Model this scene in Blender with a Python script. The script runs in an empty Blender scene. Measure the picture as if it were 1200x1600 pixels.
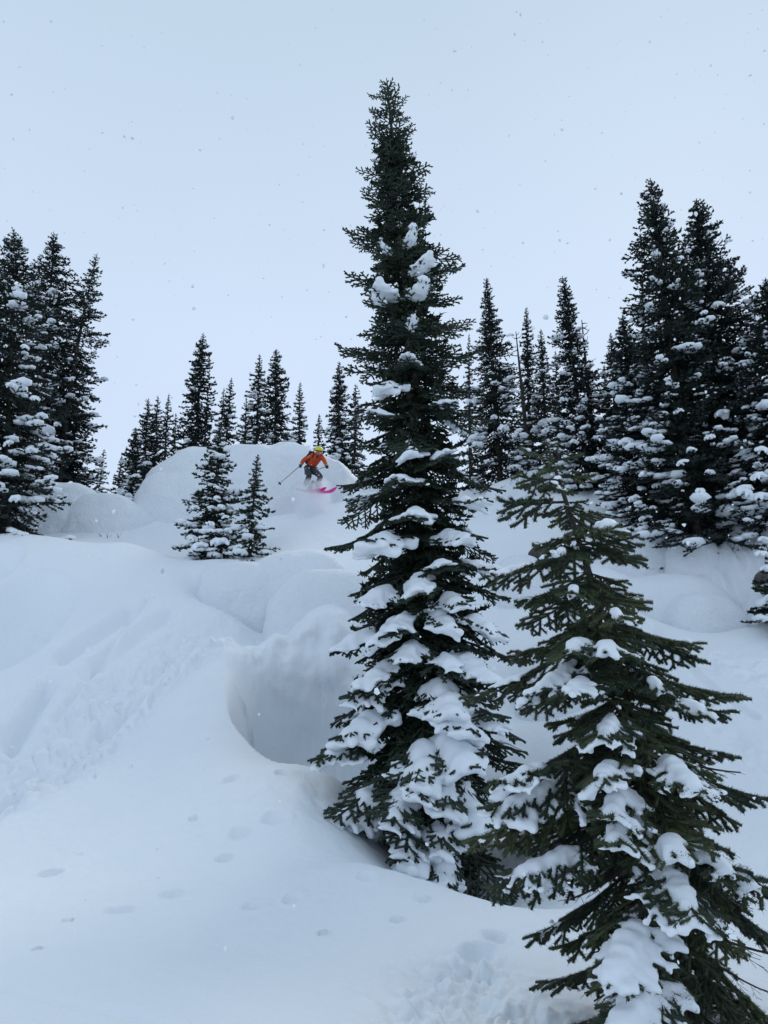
import bpy, math, random
import numpy as np
from mathutils import Vector, Matrix

# ---------------------------------------------------------------- camera, world, light, exposure
scn = bpy.context.scene
COL = scn.collection
EYE = 1.6
PITCH = math.radians(18.0)
FPX = 1200.0                                  # focal length in pixels of the 1200 x 1600 photograph
cd = bpy.data.cameras.new('camera')
cd.sensor_fit = 'VERTICAL'
cd.sensor_height = 32.0
cd.lens = 32.0 * FPX / 1600.0
cd.clip_start = 0.05
cd.clip_end = 3000.0
cam = bpy.data.objects.new('camera', cd)
COL.objects.link(cam)
cam.location = (0, 0, EYE)
cam.rotation_euler = (math.pi / 2 + PITCH, 0, 0)
scn.camera = cam

world = bpy.data.worlds.new('World')
scn.world = world
world.use_nodes = True
wt = world.node_tree
for n in list(wt.nodes):
    wt.nodes.remove(n)
w_out = wt.nodes.new('ShaderNodeOutputWorld')
w_bg = wt.nodes.new('ShaderNodeBackground')
w_bg.inputs['Strength'].default_value = 0.1
sky = wt.nodes.new('ShaderNodeTexSky')
sky.sky_type = 'NISHITA'
sky.sun_disc = False
sky.sun_elevation = math.radians(40)
sky.sun_rotation = math.radians(25)
sky.dust_density = 4.0
tc = wt.nodes.new('ShaderNodeTexCoord')
sep = wt.nodes.new('ShaderNodeSeparateXYZ')
wt.links.new(tc.outputs['Generated'], sep.inputs[0])
ramp = wt.nodes.new('ShaderNodeValToRGB')          # overcast: paler low down, slightly deeper overhead
ramp.color_ramp.elements[0].position = 0.0
ramp.color_ramp.elements[0].color = (0.625, 0.755, 0.96, 1)
ramp.color_ramp.elements[1].position = 0.85
ramp.color_ramp.elements[1].color = (0.50, 0.63, 0.77, 1)
e = ramp.color_ramp.elements.new(0.5)
e.color = (0.60, 0.725, 0.905, 1)
wt.links.new(sep.outputs['Z'], ramp.inputs[0])
mul = wt.nodes.new('ShaderNodeMixRGB'); mul.blend_type = 'MULTIPLY'; mul.inputs[0].default_value = 1.0
mul.inputs[2].default_value = (10, 10, 10, 1)
wt.links.new(ramp.outputs[0], mul.inputs[1])
cn = wt.nodes.new('ShaderNodeTexNoise')            # very faint unevenness of the cloud sheet
cn.inputs['Scale'].default_value = 1.6
cn.inputs['Detail'].default_value = 3.0
wt.links.new(tc.outputs['Generated'], cn.inputs['Vector'])
cr = wt.nodes.new('ShaderNodeMapRange')
cr.inputs['To Min'].default_value = 0.93; cr.inputs['To Max'].default_value = 1.07
wt.links.new(cn.outputs['Fac'], cr.inputs['Value'])
mul2 = wt.nodes.new('ShaderNodeMixRGB'); mul2.blend_type = 'MULTIPLY'; mul2.inputs[0].default_value = 1.0
wt.links.new(mul.outputs[0], mul2.inputs[1]); wt.links.new(cr.outputs[0], mul2.inputs[2])
mx = wt.nodes.new('ShaderNodeMixRGB'); mx.inputs[0].default_value = 0.992
wt.links.new(sky.outputs[0], mx.inputs[1]); wt.links.new(mul2.outputs[0], mx.inputs[2])
wt.links.new(mx.outputs[0], w_bg.inputs['Color'])
wt.links.new(w_bg.outputs[0], w_out.inputs['Surface'])

sd = bpy.data.lights.new('sun', 'SUN')
sd.energy = 1.35
sd.angle = math.radians(28)
sd.color = (1.0, 0.97, 0.93)
sun = bpy.data.objects.new('sun', sd)
COL.objects.link(sun)
sun.rotation_euler = (math.radians(-50), 0, math.radians(-25))
scn.view_settings.view_transform = 'Standard'
scn.view_settings.look = 'None'
scn.view_settings.exposure = 0.07
scn.view_settings.gamma = 1.0
scn.view_settings.use_curve_mapping = False
scn.cycles.diffuse_bounces = 5
scn.cycles.max_bounces = 8
scn.cycles.volume_bounces = 6
scn.cycles.volume_step_rate = 2.0
scn.cycles.transparent_max_bounces = 8
scn.cycles.use_denoising = True

# ---------------------------------------------------------------- helpers
def ray(px, py):
    u = (px - 600.0) / FPX
    v = (800.0 - py) / FPX
    return u, math.cos(PITCH) - v * math.sin(PITCH), math.sin(PITCH) + v * math.cos(PITCH)

def at(px, py, D):
    """place on the mountain seen at this spot of the photograph, D metres ahead of the camera"""
    x, y, z = ray(px, py)
    k = D / y
    return np.array((x * k, D, EYE + z * k))

def to_px(P):
    P = np.asarray(P, float)
    x, y, z = P[..., 0], P[..., 1], P[..., 2] - EYE
    c, s = math.cos(PITCH), math.sin(PITCH)
    dep = y * c + z * s
    up = -y * s + z * c
    dep = np.where(dep < 1e-3, 1e-3, dep)
    return np.stack([600 + FPX * x / dep, 800 - FPX * up / dep], -1)

_rs = np.random.RandomState(7)
_perm = np.concatenate([_rs.permutation(256)] * 3)
_grad = _rs.normal(size=(256, 3)); _grad /= np.linalg.norm(_grad, axis=1)[:, None]

def perlin(x, y, z=0.0):
    x = np.asarray(x, float); y = np.asarray(y, float); z = np.zeros_like(x) + z
    xi = np.floor(x).astype(int); yi = np.floor(y).astype(int); zi = np.floor(z).astype(int)
    xf, yf, zf = x - xi, y - yi, z - zi
    u, v, w = [t * t * t * (t * (t * 6 - 15) + 10) for t in (xf, yf, zf)]
    r = 0
    for dx in (0, 1):
        for dy in (0, 1):
            for dz in (0, 1):
                g = _grad[_perm[_perm[_perm[(xi + dx) & 255] + ((yi + dy) & 255)] + ((zi + dz) & 255)]]
                d = g[..., 0] * (xf - dx) + g[..., 1] * (yf - dy) + g[..., 2] * (zf - dz)
                r = r + d * (u if dx else 1 - u) * (v if dy else 1 - v) * (w if dz else 1 - w)
    return r

def fbm(x, y, z=0.0, o=3):
    r, a, f = 0, 1.0, 1.0
    for k in range(o):
        r = r + a * perlin(x * f + 17.3 * k, y * f - 9.1 * k, np.asarray(z) * f + 3.7 * k)
        a *= 0.5; f *= 2.03
    return r

def sstep(a, b, x):
    t = np.clip((x - a) / (b - a), 0, 1)
    return t * t * (3 - 2 * t)

def mesh_from(name, V, F, mats, fmat=None, smooth=False):
    """V (n,3); F = list of (m,k) index arrays, k = 3 or 4"""
    F = [np.asarray(f, np.int32) for f in F if len(f)]
    me = bpy.data.meshes.new(name)
    me.vertices.add(len(V)); me.vertices.foreach_set('co', np.asarray(V, np.float32).ravel())
    loops = np.concatenate([f.ravel() for f in F])
    tot = np.concatenate([np.full(len(f), f.shape[1], np.int32) for f in F])
    start = np.concatenate([[0], np.cumsum(tot)[:-1]]).astype(np.int32)
    me.loops.add(len(loops)); me.loops.foreach_set('vertex_index', loops)
    me.polygons.add(len(tot)); me.polygons.foreach_set('loop_start', start)
    for m in mats:
        me.materials.append(m)
    if fmat is not None:
        me.polygons.foreach_set('material_index', np.asarray(fmat, np.int32))
    me.polygons.foreach_set('use_smooth', np.full(len(tot), smooth))
    me.update(calc_edges=True)
    return me

def link(name, me, parent=None, **props):
    o = bpy.data.objects.new(name, me)
    COL.objects.link(o)
    if parent is not None:
        o.parent = parent
    for k, v in props.items():
        o[k] = v
    return o

def thing(name, label, cat, loc, group=None, rot=0.0):
    o = bpy.data.objects.new(name, None)
    o.empty_display_size = 0.2
    COL.objects.link(o)
    o.location = loc
    o.rotation_euler = (0, 0, rot)
    o['label'] = label; o['category'] = cat
    if group:
        o['group'] = group
    return o

# ---------------------------------------------------------------- materials
def new_mat(name):
    m = bpy.data.materials.new(name); m.use_nodes = True
    nt = m.node_tree
    return m, nt, nt.nodes['Principled BSDF']

def snow_mat(name, scale=1.0, bump=0.35, dist=1.0):
    m, nt, b = new_mat(name)
    b.inputs['Roughness'].default_value = 0.65
    b.inputs['Specular IOR Level'].default_value = 0.25
    tc = nt.nodes.new('ShaderNodeTexCoord')
    def noise(s, d, r=0.6):
        n = nt.nodes.new('ShaderNodeTexNoise'); n.inputs['Scale'].default_value = s
        n.inputs['Detail'].default_value = d; n.inputs['Roughness'].default_value = r
        nt.links.new(tc.outputs['Object'], n.inputs['Vector']); return n
    n1 = noise(0.35, 4)
    rp = nt.nodes.new('ShaderNodeValToRGB')
    rp.color_ramp.elements[0].position = 0.3; rp.color_ramp.elements[0].color = (0.785, 0.83, 0.87, 1)
    rp.color_ramp.elements[1].position = 0.7; rp.color_ramp.elements[1].color = (0.83, 0.865, 0.89, 1)
    nt.links.new(n1.outputs['Fac'], rp.inputs[0])
    nt.links.new(rp.outputs[0], b.inputs['Base Color'])
    b1 = nt.nodes.new('ShaderNodeBump'); b1.inputs['Strength'].default_value = bump
    b1.inputs['Distance'].default_value = 0.03 * scale * dist
    nt.links.new(noise(9.0 / scale, 5, 0.62).outputs['Fac'], b1.inputs['Height'])
    b2 = nt.nodes.new('ShaderNodeBump'); b2.inputs['Strength'].default_value = 0.35
    b2.inputs['Distance'].default_value = 0.006 * scale
    nt.links.new(noise(90.0 / scale, 3, 0.7).outputs['Fac'], b2.inputs['Height'])
    nt.links.new(b1.outputs[0], b2.inputs['Normal'])
    nt.links.new(b2.outputs[0], b.inputs['Normal'])
    b.inputs['Subsurface Weight'].default_value = 0.0
    return m

M_SNOW = snow_mat('snow_ground', 1.0, 0.55)
M_CLUMP = snow_mat('snow_on_boughs', 0.35, 0.3)
# ---------------------------------------------------------------- terrain
CTRL = [  # (photo column, photo row, metres ahead)
 (-250,1600,5),(-250,1400,8.5),(-250,1190,12.5),(-250,1000,16),(-250,850,19.5),(-250,830,23),(-250,780,26.5),
 (0,1600,5),(0,1450,7.3),(0,1320,10),(0,1190,12.6),(0,1060,14.8),(0,950,16.6),(0,870,18.3),(0,834,19.4),(0,850,20.6),(0,832,23),(20,770,25.5),
 (110,1060,14.6),(110,850,19.0),
 (200,1600,5),(200,1450,7.3),(200,1320,9.9),(200,1190,12.2),(200,1110,13.6),(200,1030,15.0),(200,930,17),(200,870,18.7),(200,849,19.5),(200,868,20.6),(200,836,22.6),(190,800,25),
 (340,1600,5),(340,1450,7.3),(340,1320,9.7),(340,1220,11.3),(340,1140,12.5),(340,1070,13.4),(335,1005,14.5),(335,950,16.6),(335,900,18.2),(335,872,19.2),(335,880,20.2),(335,838,22.5),
 (480,1600,5),(480,1450,7.2),(480,1340,9.3),(470,1270,10.4),(460,1205,11.6),(430,1190,12.3),(500,1195,12.3),
 (400,1000,15.9),(440,985,16.1),(540,962,16.2),(440,945,17.4),(420,880,18.9),(530,872,20),(440,850,21),(480,830,22.2),(540,800,23),
 (600,1600,5),(600,1450,7.2),(570,1345,9.0),(600,1356,9.2),(600,1362,10.0),(600,1312,11.6),(600,1200,13.0),(600,1000,16.5),
 (700,1600,5),(700,1450,7.0),(680,1376,8.6),(690,1405,10.4),(680,1385,11.5),(700,1300,12.8),(700,1150,14.5),(700,950,18),(700,820,22.5),
 (820,1620,5),(820,1500,6.4),(800,1415,8.2),(820,1450,9.8),(830,1380,11.2),(830,1250,12.6),(830,1080,14.8),(830,935,17.5),(840,800,22.0),(830,752,25),
 (960,1640,5),(960,1520,6.4),(960,1420,8.0),(960,1330,10),(960,1200,12),(960,1050,14.5),(960,930,17.4),
 (1100,1640,5),(1100,1510,6.6),(1100,1400,8.5),(1130,1300,10),(1130,1190,11.7),(1120,1090,13.6),(1110,1010,15.4),(1060,950,17.2),(1050,915,18.4),(1110,918,18.0),(1100,835,19.3),(1100,795,20.6),
 (1200,1630,5),(1200,1490,6.6),(1200,1370,8.6),(1200,1260,10.3),(1200,1150,12.2),(1200,1060,14.1),(1200,985,15.6),(1200,945,16.7),(1200,915,17.3),(1190,830,18.6),(1190,795,19.8),
 (1420,1600,5),(1420,1380,8.6),(1420,1200,11.5),(1420,1000,15.5),(1420,850,19),(1420,780,22),
]
def _ctrl():
    P = [at(*c) for c in CTRL]
    P += [np.array(p, float) for p in (
        (0,0,-0.1),(-6,0,0.2),(6,0,-0.1),(0,-5,-1.6),(-8,-5,-1.4),(8,-5,-1.6),(-14,4,0.9),(14,4,0.2),(0,2.6,0.02),
        (-16,14,3.4),(16,14,3.2),(-22,25,9.4),(22,25,10),(-12,30,10.4),(-4,30,12.0),(4,30,12),(12,30,12),
        (-24,40,13),(-8,40,14.2),(8,40,14.6),(24,40,15),(-30,10,2),(30,10,2))]
    return np.array(P)
_CP = _ctrl()
def _tps():
    n = len(_CP)
    d = np.linalg.norm(_CP[:, None, :2] - _CP[None, :, :2], axis=2)
    K = np.where(d > 0, d * d * np.log(np.maximum(d, 1e-9)), 0) + np.eye(n) * 0.02
    A = np.zeros((n + 3, n + 3)); A[:n, :n] = K
    Q = np.c_[np.ones(n), _CP[:, :2]]
    A[:n, n:] = Q; A[n:, :n] = Q.T
    return np.linalg.solve(A, np.r_[_CP[:, 2], 0, 0, 0])
_W = _tps()
_GX = np.linspace(-32, 32, 321); _GY = np.linspace(-6, 44, 251)
def _coarse():
    X, Y = np.meshgrid(_GX, _GY, indexing='ij')
    q = np.c_[X.ravel(), Y.ravel()]
    out = np.zeros(len(q))
    for i in range(0, len(q), 20000):
        b = q[i:i + 20000]
        d2 = ((b[:, None, :] - _CP[None, :, :2]) ** 2).sum(2)
        out[i:i + 20000] = (0.5 * d2 * np.log(np.maximum(d2, 1e-12))) @ _W[:-3] + _W[-3] + b @ _W[-2:]
    return out.reshape(X.shape)
_GZ = _coarse()
def _cubic(t, a, b, c, d):
    return b + 0.5 * t * (c - a + t * (2 * a - 5 * b + 4 * c - d + t * (3 * (b - c) + d - a)))
def base_z(x, y):
    fx = np.clip((x - _GX[0]) / (_GX[1] - _GX[0]), 1, len(_GX) - 3.001)
    fy = np.clip((y - _GY[0]) / (_GY[1] - _GY[0]), 1, len(_GY) - 3.001)
    i = fx.astype(int); j = fy.astype(int); u = fx - i; v = fy - j
    rows = [_cubic(v, _GZ[i + k, j - 1], _GZ[i + k, j], _GZ[i + k, j + 1], _GZ[i + k, j + 2]) for k in (-1, 0, 1, 2)]
    return _cubic(u, *rows)

def band(x, y, pts, w):
    """0..1 closeness to a polyline, plus signed side"""
    best = np.full(x.shape, 1e9)
    for (ax, ay), (bx, by) in zip(pts[:-1], pts[1:]):
        dx, dy = bx - ax, by - ay
        t = np.clip(((x - ax) * dx + (y - ay) * dy) / (dx * dx + dy * dy), 0, 1)
        best = np.minimum(best, np.hypot(x - ax - t * dx, y - ay - t * dy))
    return np.exp(-(best / w) ** 2)
def gline(*pp):
    return [tuple(at(*p)[:2]) for p in pp]

# banks of snow standing on the slope: (column, row of the crest, metres ahead, half width, half depth, height)
MOATS = [(470,862,18.6,1.15,1.1,.55),(380,885,18.3,.8,.8,.45),(520,896,17.2,1.45,1.2,.6),(405,704,26.9,4.5,2.4,.4),(840,746,25.5,2.3,1.6,.5),(810,868,18.8,.8,.8,.5),
         (1010,826,20.8,1.7,1.5,.8),(1030,899,18.6,1.6,1.1,1.0),(1090,926,17.4,.72,.7,.8),(880,1010,15.6,1.2,1.0,.55)]
PRINTS = [(190,1387,7.9,.16,.07,10),(270,1367,8.4,.12,.08,0),(400,1388,7.95,.13,.07,-5),(460,1386,8.0,.11,.08,0),(575,1372,8.4,.12,.08,0),
          (660,1392,7.9,.09,.06,0),(745,1477,6.6,.16,.09,35),(772,1462,6.9,.12,.1,0),(80,1337,9.2,.16,.05,15),(620,1425,7.4,.06,.04,0),
          (375,1305,9.9,.16,.07,0),(430,1290,10.2,.2,.08,20),(360,1215,11.2,.15,.05,50),(440,1204,11.5,.12,.05,40),(110,1400,7.6,.05,.03,0),
          (505,1430,7.2,.05,.03,0),(60,1470,6.7,.05,.03,0),(350,1330,9.4,.1,.05,0),(300,1290,10.3,.06,.03,0)]
def ground_z(x, y):
    x = np.asarray(x, float); y = np.asarray(y, float)
    z = base_z(x, y)
    # hollow under the big pillow
    xx, yy = (x + 0.80) / 2.0, (y - 14.15) / 1.95
    q = (np.abs(xx) ** 2.4 + np.abs(yy) ** 2.4) ** (1 / 2.4)
    back = sstep(-0.35, 0.55, yy)
    q = q + 0.05 * perlin(x * 1.2, y * 1.2, 5.0) + back * (0.05 * fbm(x * 2.6, y * 0.7, 2.0, 3) + .03 * np.abs(fbm(x * 6.0, y * 1.2, 4.0, 2)))
    side = sstep(-.40, -.80, xx) * sstep(-.8, -.3, yy)
    lo = 0.87 - 0.42 * back - 0.40 * side
    t_ = np.clip((1.03 - q) / (1.03 - lo), 0, 1)
    inside = np.where(back > .02, t_ ** 1.7 * (1 - back) + back * (t_ ** 2.2 * (3.2 - 2.2 * t_) / 1.0), t_ ** (1.5 + .8 * side) * (2.5 + .8 * side - (1.5 + .8 * side) * t_))
    inside = np.clip(inside, 0, 1)
    # the wall behind stands a little proud of the slope above it, like a pillow
    z = z + 0.35 * np.exp(-((q - 1.12) / 0.22) ** 2) * back * sstep(-1.1, -.6, xx)
    z = z + (np.minimum(z, 0.75) - z) * inside
    for px, py, D, a, b, dp in MOATS:
        cx, cy = at(px, py, D)[:2]
        qq = np.hypot((x - cx) / a, (y - cy) / b)
        z = z - dp * np.exp(-((qq - 1.0) * min(a, b) / .5) ** 2) * sstep(.35, -.6, (y - cy) / b)
    # scoop at the left edge
    cx, cy = at(15, 985, 16.3)[:2]
    q = np.hypot((x - cx) / 1.25, (y - cy) / 1.5) + 0.08 * perlin(x, y, 3.0)
    z = z - 1.1 * (1 - sstep(0.70, 1.0, q)) + .14 * (1 - sstep(.6, .9, q)) * np.abs(fbm(x * 2.6, y * 2.6, 4.0, 4))
    cx, cy = at(-10, 880, 18.0)[:2]
    q = np.hypot((x - cx) / 0.65, (y - cy) / 0.9)
    z = z - 0.55 * (1 - sstep(0.6, 1.0, q))
    # the old trough down the left of the slope
    tr = gline((345,975,15.6),(290,1010,15.2),(200,1085,14.2),(110,1160,13.1),(0,1215,12.2),(-80,1250,11.5))
    t = band(x, y, tr, 0.85)
    rough = fbm(x * 2.2, y * 2.2, 1.0, 4)
    blocks = np.abs(fbm(x * 3.2, y * 3.2, 5.0, 3))
    z = z - t * 0.62 + band(x, y, tr, 1.15) * (0.14 * rough + 0.17 * blocks + .10 * np.round(2.2 * fbm(x * 2.4, y * 2.4, 11.0, 2)) / 2.2)
    z = z + band(x, y, tr, 0.95) * (0.09 * np.abs(fbm(x * 5.2, y * 5.2, 21.0, 3)) - .05 * (perlin(x * 3.4, y * 3.4, 31.0) > .22))
    edge = band(x, y, gline((350,1010,14.7),(300,1060,14.2),(200,1130,13.2),(100,1185,12.4),(0,1235,11.7)), 0.22)
    z = z + edge * (0.22 + 0.40 * np.abs(fbm(x * 2.7, y * 2.7, 8.0, 3)))
    # ruts on the far side of the trough
    for a, b2, dp in (((205,960,16.4),(100,1045,15.2),0.3),((75,1090,14.5),(20,1165,13.3),.32),((265,960,16.4),(150,1060,15.0),.22),((300,1010,15.1),(170,1100,13.9),.22)):
        g = gline(a, b2); z = z - dp * band(x, y, g, 0.13) + dp * 0.5 * band(x, y, [(g[0][0] - .25, g[0][1]), (g[1][0] - .25, g[1][1])], 0.12)
    for g in (gline((350,985,15.3),(270,1055,14.4),(150,1148,12.95),(30,1222,12.0),(-60,1262,11.4)), gline((345,1000,15.0),(255,1080,13.9),(120,1178,12.5),(-20,1262,11.4)),
              gline((230,935,16.9),(190,1000,15.8),(90,1110,13.9)), gline((1020,985,16.2),(1090,1060,14.4),(1180,1120,12.9))):
        z = z - 0.12 * band(x, y, g, 0.055) + 0.03 * band(x, y, [(q[0] + .12, q[1]) for q in g], 0.05)
    # marks below the hollow and beside the tree well
    g = band(x, y, gline((470,1235,11.2),(420,1262,10.8),(340,1300,10.1)), 0.5)
    z = z + g * 0.06 * fbm(x * 3, y * 3, 2.0, 3)
    z = z - 0.08 * band(x, y, gline((480,1225,11.4),(500,1260,10.9)), 0.35) * (0.6 + fbm(x * 2, y * 2, 4.0, 2))
    # broken band crossing the right slope
    g = band(x, y, gline((1040,1005,15.5),(1100,1025,15.0),(1160,1045,14.5),(1260,1075,13.9)), 0.45)
    z = z + g * (0.22 * fbm(x * 2.4, y * 2.4, 6.0, 4) - 0.06)
    g = band(x, y, gline((1090,1090,13.6),(1140,1150,12.3),(1200,1190,11.4)), 0.3)
    z = z + g * 0.1 * fbm(x * 2.0, y * 2.0, 9.0, 3)
    # grooved bank under the right-hand trees
    g = band(x, y, gline((1080,860,18.8),(1140,860,18.6),(1230,860,18.2)), 0.9)
    z = z + g * 0.62 * (fbm(x * 3.1 + y * 0.6, y * 0.6, 3.0, 4) - 0.1) + g * 0.16 * np.abs(fbm(x * 5, y * 4, 1.0, 3))
    # churned snow at the foot of the nearest tree
    g = np.clip(1.5 * band(x, y, gline((720,1520,6.2),(700,1600,5.2),(740,1660,4.6),(800,1590,5.4)), 0.36), 0, 1)
    z = z + g * (0.20 * np.abs(fbm(x * 4.5, y * 4.5, 2.0, 4)) - 0.16)
    # prints
    for px, py, D, a, b2, rot in PRINTS:
        cx, cy = at(px, py, D)[:2]
        near = (np.abs(x - cx) < 0.6) & (np.abs(y - cy) < 0.9)
        if near.any():
            r = math.radians(rot); xx = (x[near] - cx); yy = (y[near] - cy)
            ux = xx * math.cos(r) + yy * math.sin(r); uy = -xx * math.sin(r) + yy * math.cos(r)
            q = np.hypot(ux / (a * .85), uy / (b2 * 1.6)) + 0.2 * perlin(xx * 9, yy * 9)
            z[near] = z[near] - 0.085 * (1 - sstep(0.6, 1.15, q)) + 0.012 * np.exp(-((q - 1.25) / 0.2) ** 2)
    g = band(x, y, gline((-60,1535,5.9),(100,1570,5.4),(260,1605,5.0)), 0.05)
    z = z - 0.03 * g
    # broad softness and wind ripple
    z = z + 0.10 * fbm(x * 0.35, y * 0.35, 0.5, 2) * sstep(2, 9, y) + 0.012 * fbm(x * 1.7, y * 1.7, 1.5, 3) + 0.006 * fbm(x * 7, y * 7, 2.5, 3) + 0.03 * np.maximum(0, fbm(x * 0.9, y * 0.9, 7.5, 3))
    # beyond the modelled slope the mountain goes on
    r = np.hypot(x, y - 15)
    return z

def far_z(x, y):
    return np.clip(0.33 * (y - 4.0), -260, 14.0 + 0.02 * np.maximum(y - 44, 0)) + 2.0 * fbm(x * 0.02, y * 0.02, 0.0, 3)

M_BANK = snow_mat('snow_bank_face', 0.8, 1.0, dist=2.2)
def build_ground():
    az = np.concatenate([np.linspace(-180, -40, 29)[:-1], np.linspace(-40, -29, 40)[:-1], np.linspace(-29, 29, 520)[:-1], np.linspace(29, 40, 40)[:-1], np.linspace(40, 180, 29)[:-1]])
    az = np.radians(az)
    r = np.concatenate([np.linspace(0.3, 4.0, 25)[:-1], np.geomspace(4.0, 13.4, 290)[:-1], np.linspace(13.4, 16.6, 130)[:-1], np.geomspace(16.6, 27, 150)[:-1], np.linspace(27, 46, 60)[:-1], np.geomspace(46, 1600, 30)])
    A, R = np.meshgrid(az, r, indexing='ij')
    X = R * np.sin(A); Y = R * np.cos(A)
    Z = np.empty_like(X)
    w = np.maximum(sstep(22, 31, np.abs(X)), np.maximum(sstep(38, 44, Y), sstep(-3, -6, Y) if False else sstep(3, 6, -Y)))
    zz = np.array([ground_z(X[i], Y[i]) for i in range(len(az))])
    Z = zz * (1 - w) + far_z(X, Y) * w
    n, m = X.shape
    V = np.c_[X.ravel(), Y.ravel(), Z.ravel()]
    i = np.arange(n)[:, None]; j = np.arange(m - 1)[None, :]
    a = (i * m + j); b = (((i + 1) % n) * m + j)
    F = np.stack([a, a + 1, b + 1, b], -1).reshape(-1, 4)
    # centre cap
    xx, yy = (X + 0.80) / 2.0, (Y - 14.15) / 1.95        # the wall above the hollow leans out over it
    q = (np.abs(xx) ** 2.4 + np.abs(yy) ** 2.4) ** (1 / 2.4)
    back = sstep(-0.2, 0.5, yy)
    sh = 0.95 * np.exp(-((q - 0.92) / 0.34) ** 2) * back * sstep(1.3, 3.1, Z) * sstep(-1.15, -.5, xx)
    V[:, 1] -= (sh * (1 + .35 * fbm(X * 1.4, Z * 1.4, 3.0, 3))).ravel()
    c = len(V); V = np.r_[V, [[0, 0, Z[:, 0].mean()]]]
    k = np.arange(n)
    F3 = np.stack([np.full(n, c), k * m, ((k + 1) % n) * m], -1)
    me = mesh_from('snow_ground', V, [F, F3], [M_SNOW], smooth=True)
    return link('ground', me, kind='structure', label='smooth snow covered mountainside with old tracks and a trough')
build_ground()

def gz(x, y):
    return float(ground_z(np.array([x], float), np.array([y], float))[0])

def pillow(c, rad, p=2.4, rot=0.0, flute=0.0, lump=0.06, label='', seed=0.0, nu=130, nv=72, cut=0.0):
    """rounded bank of snow standing out of the slope"""
    a, b, h = rad
    w_ = np.linspace(-1, 1, nu, endpoint=False)
    U, Vv = np.meshgrid(-np.pi / 2 - rot + np.pi * np.sign(w_) * np.abs(w_) ** 1.5, np.linspace(-0.32 * np.pi, 0.5 * np.pi, nv), indexing='ij')
    dx, dy, dz = np.cos(Vv) * np.cos(U), np.cos(Vv) * np.sin(U), np.sin(Vv)
    k = (np.abs(dx / a) ** p + np.abs(dy / b) ** p + np.abs(dz / h) ** p) ** (-1 / p)
    X, Y, Z = dx * k, dy * k, dz * k
    n1 = fbm(X * 0.62 + seed, Y * 0.62, Z * 0.62, 3)
    n2 = fbm(X * 2.5 + seed, Y * 2.5, Z * 2.5, 3)
    side = np.clip(1 - np.abs(dz) ** 1.5 * 1.2, 0, 1)
    fl = fbm(X * 4.2 + seed, Y * 4.2, Z * 0.9, 3)
    hb = fbm(X * 0.8 + seed, Y * 0.8, Z * 5.0, 2)
    s = 1 + lump * 2.2 * n1 + lump * 0.45 * n2 * side + flute * fl * side + .5 * flute * np.abs(fbm(X * 1.6 + seed, Y * 1.6, Z * 3.2, 3)) * side + 0.010 * hb * side
    low = sstep(0.15, -0.75, Z / h)
    s = s * (1 - cut * low)
    X = X * s; Y = Y * s; Z = Z * (1 + lump * 1.2 * n1)
    cr, sr = math.cos(rot), math.sin(rot)
    V = np.stack([c[0] + X * cr - Y * sr, c[1] + X * sr + Y * cr, c[2] + Z], -1)
    n, m = X.shape
    i = np.arange(n)[:, None]; j = np.arange(m - 1)[None, :]
    q = i * m + j; r = ((i + 1) % n) * m + j
    F = np.stack([q, r, r + 1, q + 1], -1).reshape(-1, 4)
    org = np.array([c[0], c[1], c[2] - h * 0.9])
    me = mesh_from('snow_bank', V.reshape(-1, 3) - org, [F], [M_BANK], smooth=True)
    o = link('snow_bank', me, kind='structure', label=label)
    o.location = org
    return o

def pil(px, py, D, a, b, h, **k):
    """px, py: top of the crest as seen; D: where that crest stands"""
    t = at(px, py, D)
    return pillow((t[0], t[1], t[2] - h), (a, b, h), **k)

pil(405, 704, 26.9, 4.5, 2.4, 5.0, p=3.0, lump=0.055, flute=0.022, cut=0.05, label='high snow pillow the skier is dropping from', seed=2)
pil(292, 742, 25.7, 2.0, 1.5, 3.4, p=2.9, lump=0.07, flute=0.022, cut=0.05, label='left shoulder of the high snow pillow', seed=3)
pil(468, 862, 18.6, 1.35, 1.1, 1.5, p=2.6, lump=0.06, flute=0.03, label='upper of two round snow mounds below the skier', seed=4)
pil(382, 884, 18.3, 1.1, 0.8, 1.1, p=3.2, lump=0.10, flute=0.03, label='blocky snow hump left of the round mounds', seed=14)
pil(520, 896, 17.2, 1.5, 1.2, 1.6, p=2.6, lump=0.06, flute=0.03, label='lower round snow mound against the tall spruce', seed=5)
pil(75, 758, 24.2, 2.3, 1.5, 2.6, p=2.7, lump=0.08, flute=0.03, label='snow bank under the left edge trees', seed=6)
pil(172, 777, 24.0, 1.5, 1.3, 1.8, p=2.6, lump=0.08, flute=0.03, label='low snow bank left of the high pillow', seed=16)
pil(840, 746, 25.5, 2.3, 1.6, 2.6, p=2.8, lump=0.07, cut=0.05, label='flat topped snow pillow right of the tall spruce', seed=7)
pil(810, 868, 18.8, 0.8, 0.8, 1.0, p=2.3, lump=0.04, label='round snow mound with bare rock on its side', seed=8)
pil(1010, 826, 20.8, 1.7, 1.5, 2.6, p=2.5, lump=0.04, flute=0.03, label='snow wall behind the top of the nearest tree', seed=9)
pil(1030, 899, 18.6, 1.7, 1.1, 1.7, p=2.8, lump=0.07, label='broad snow ledge right of the nearest tree', seed=10)
pil(1090, 928, 17.5, 0.95, 0.8, 1.1, p=2.6, lump=0.09, label='small round snow mound on the right slope', seed=11)
pil(880, 1010, 15.6, 1.2, 1.0, 1.5, p=2.3, lump=0.04, label='snow mound behind the nearest tree', seed=12)
pil(1165, 842, 19.3, 0.9, 0.8, 1.3, p=2.3, lump=.06, flute=.05, label='lumpy snow shoulder under the big right hand spruces', seed=21, nu=90, nv=50)
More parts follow.
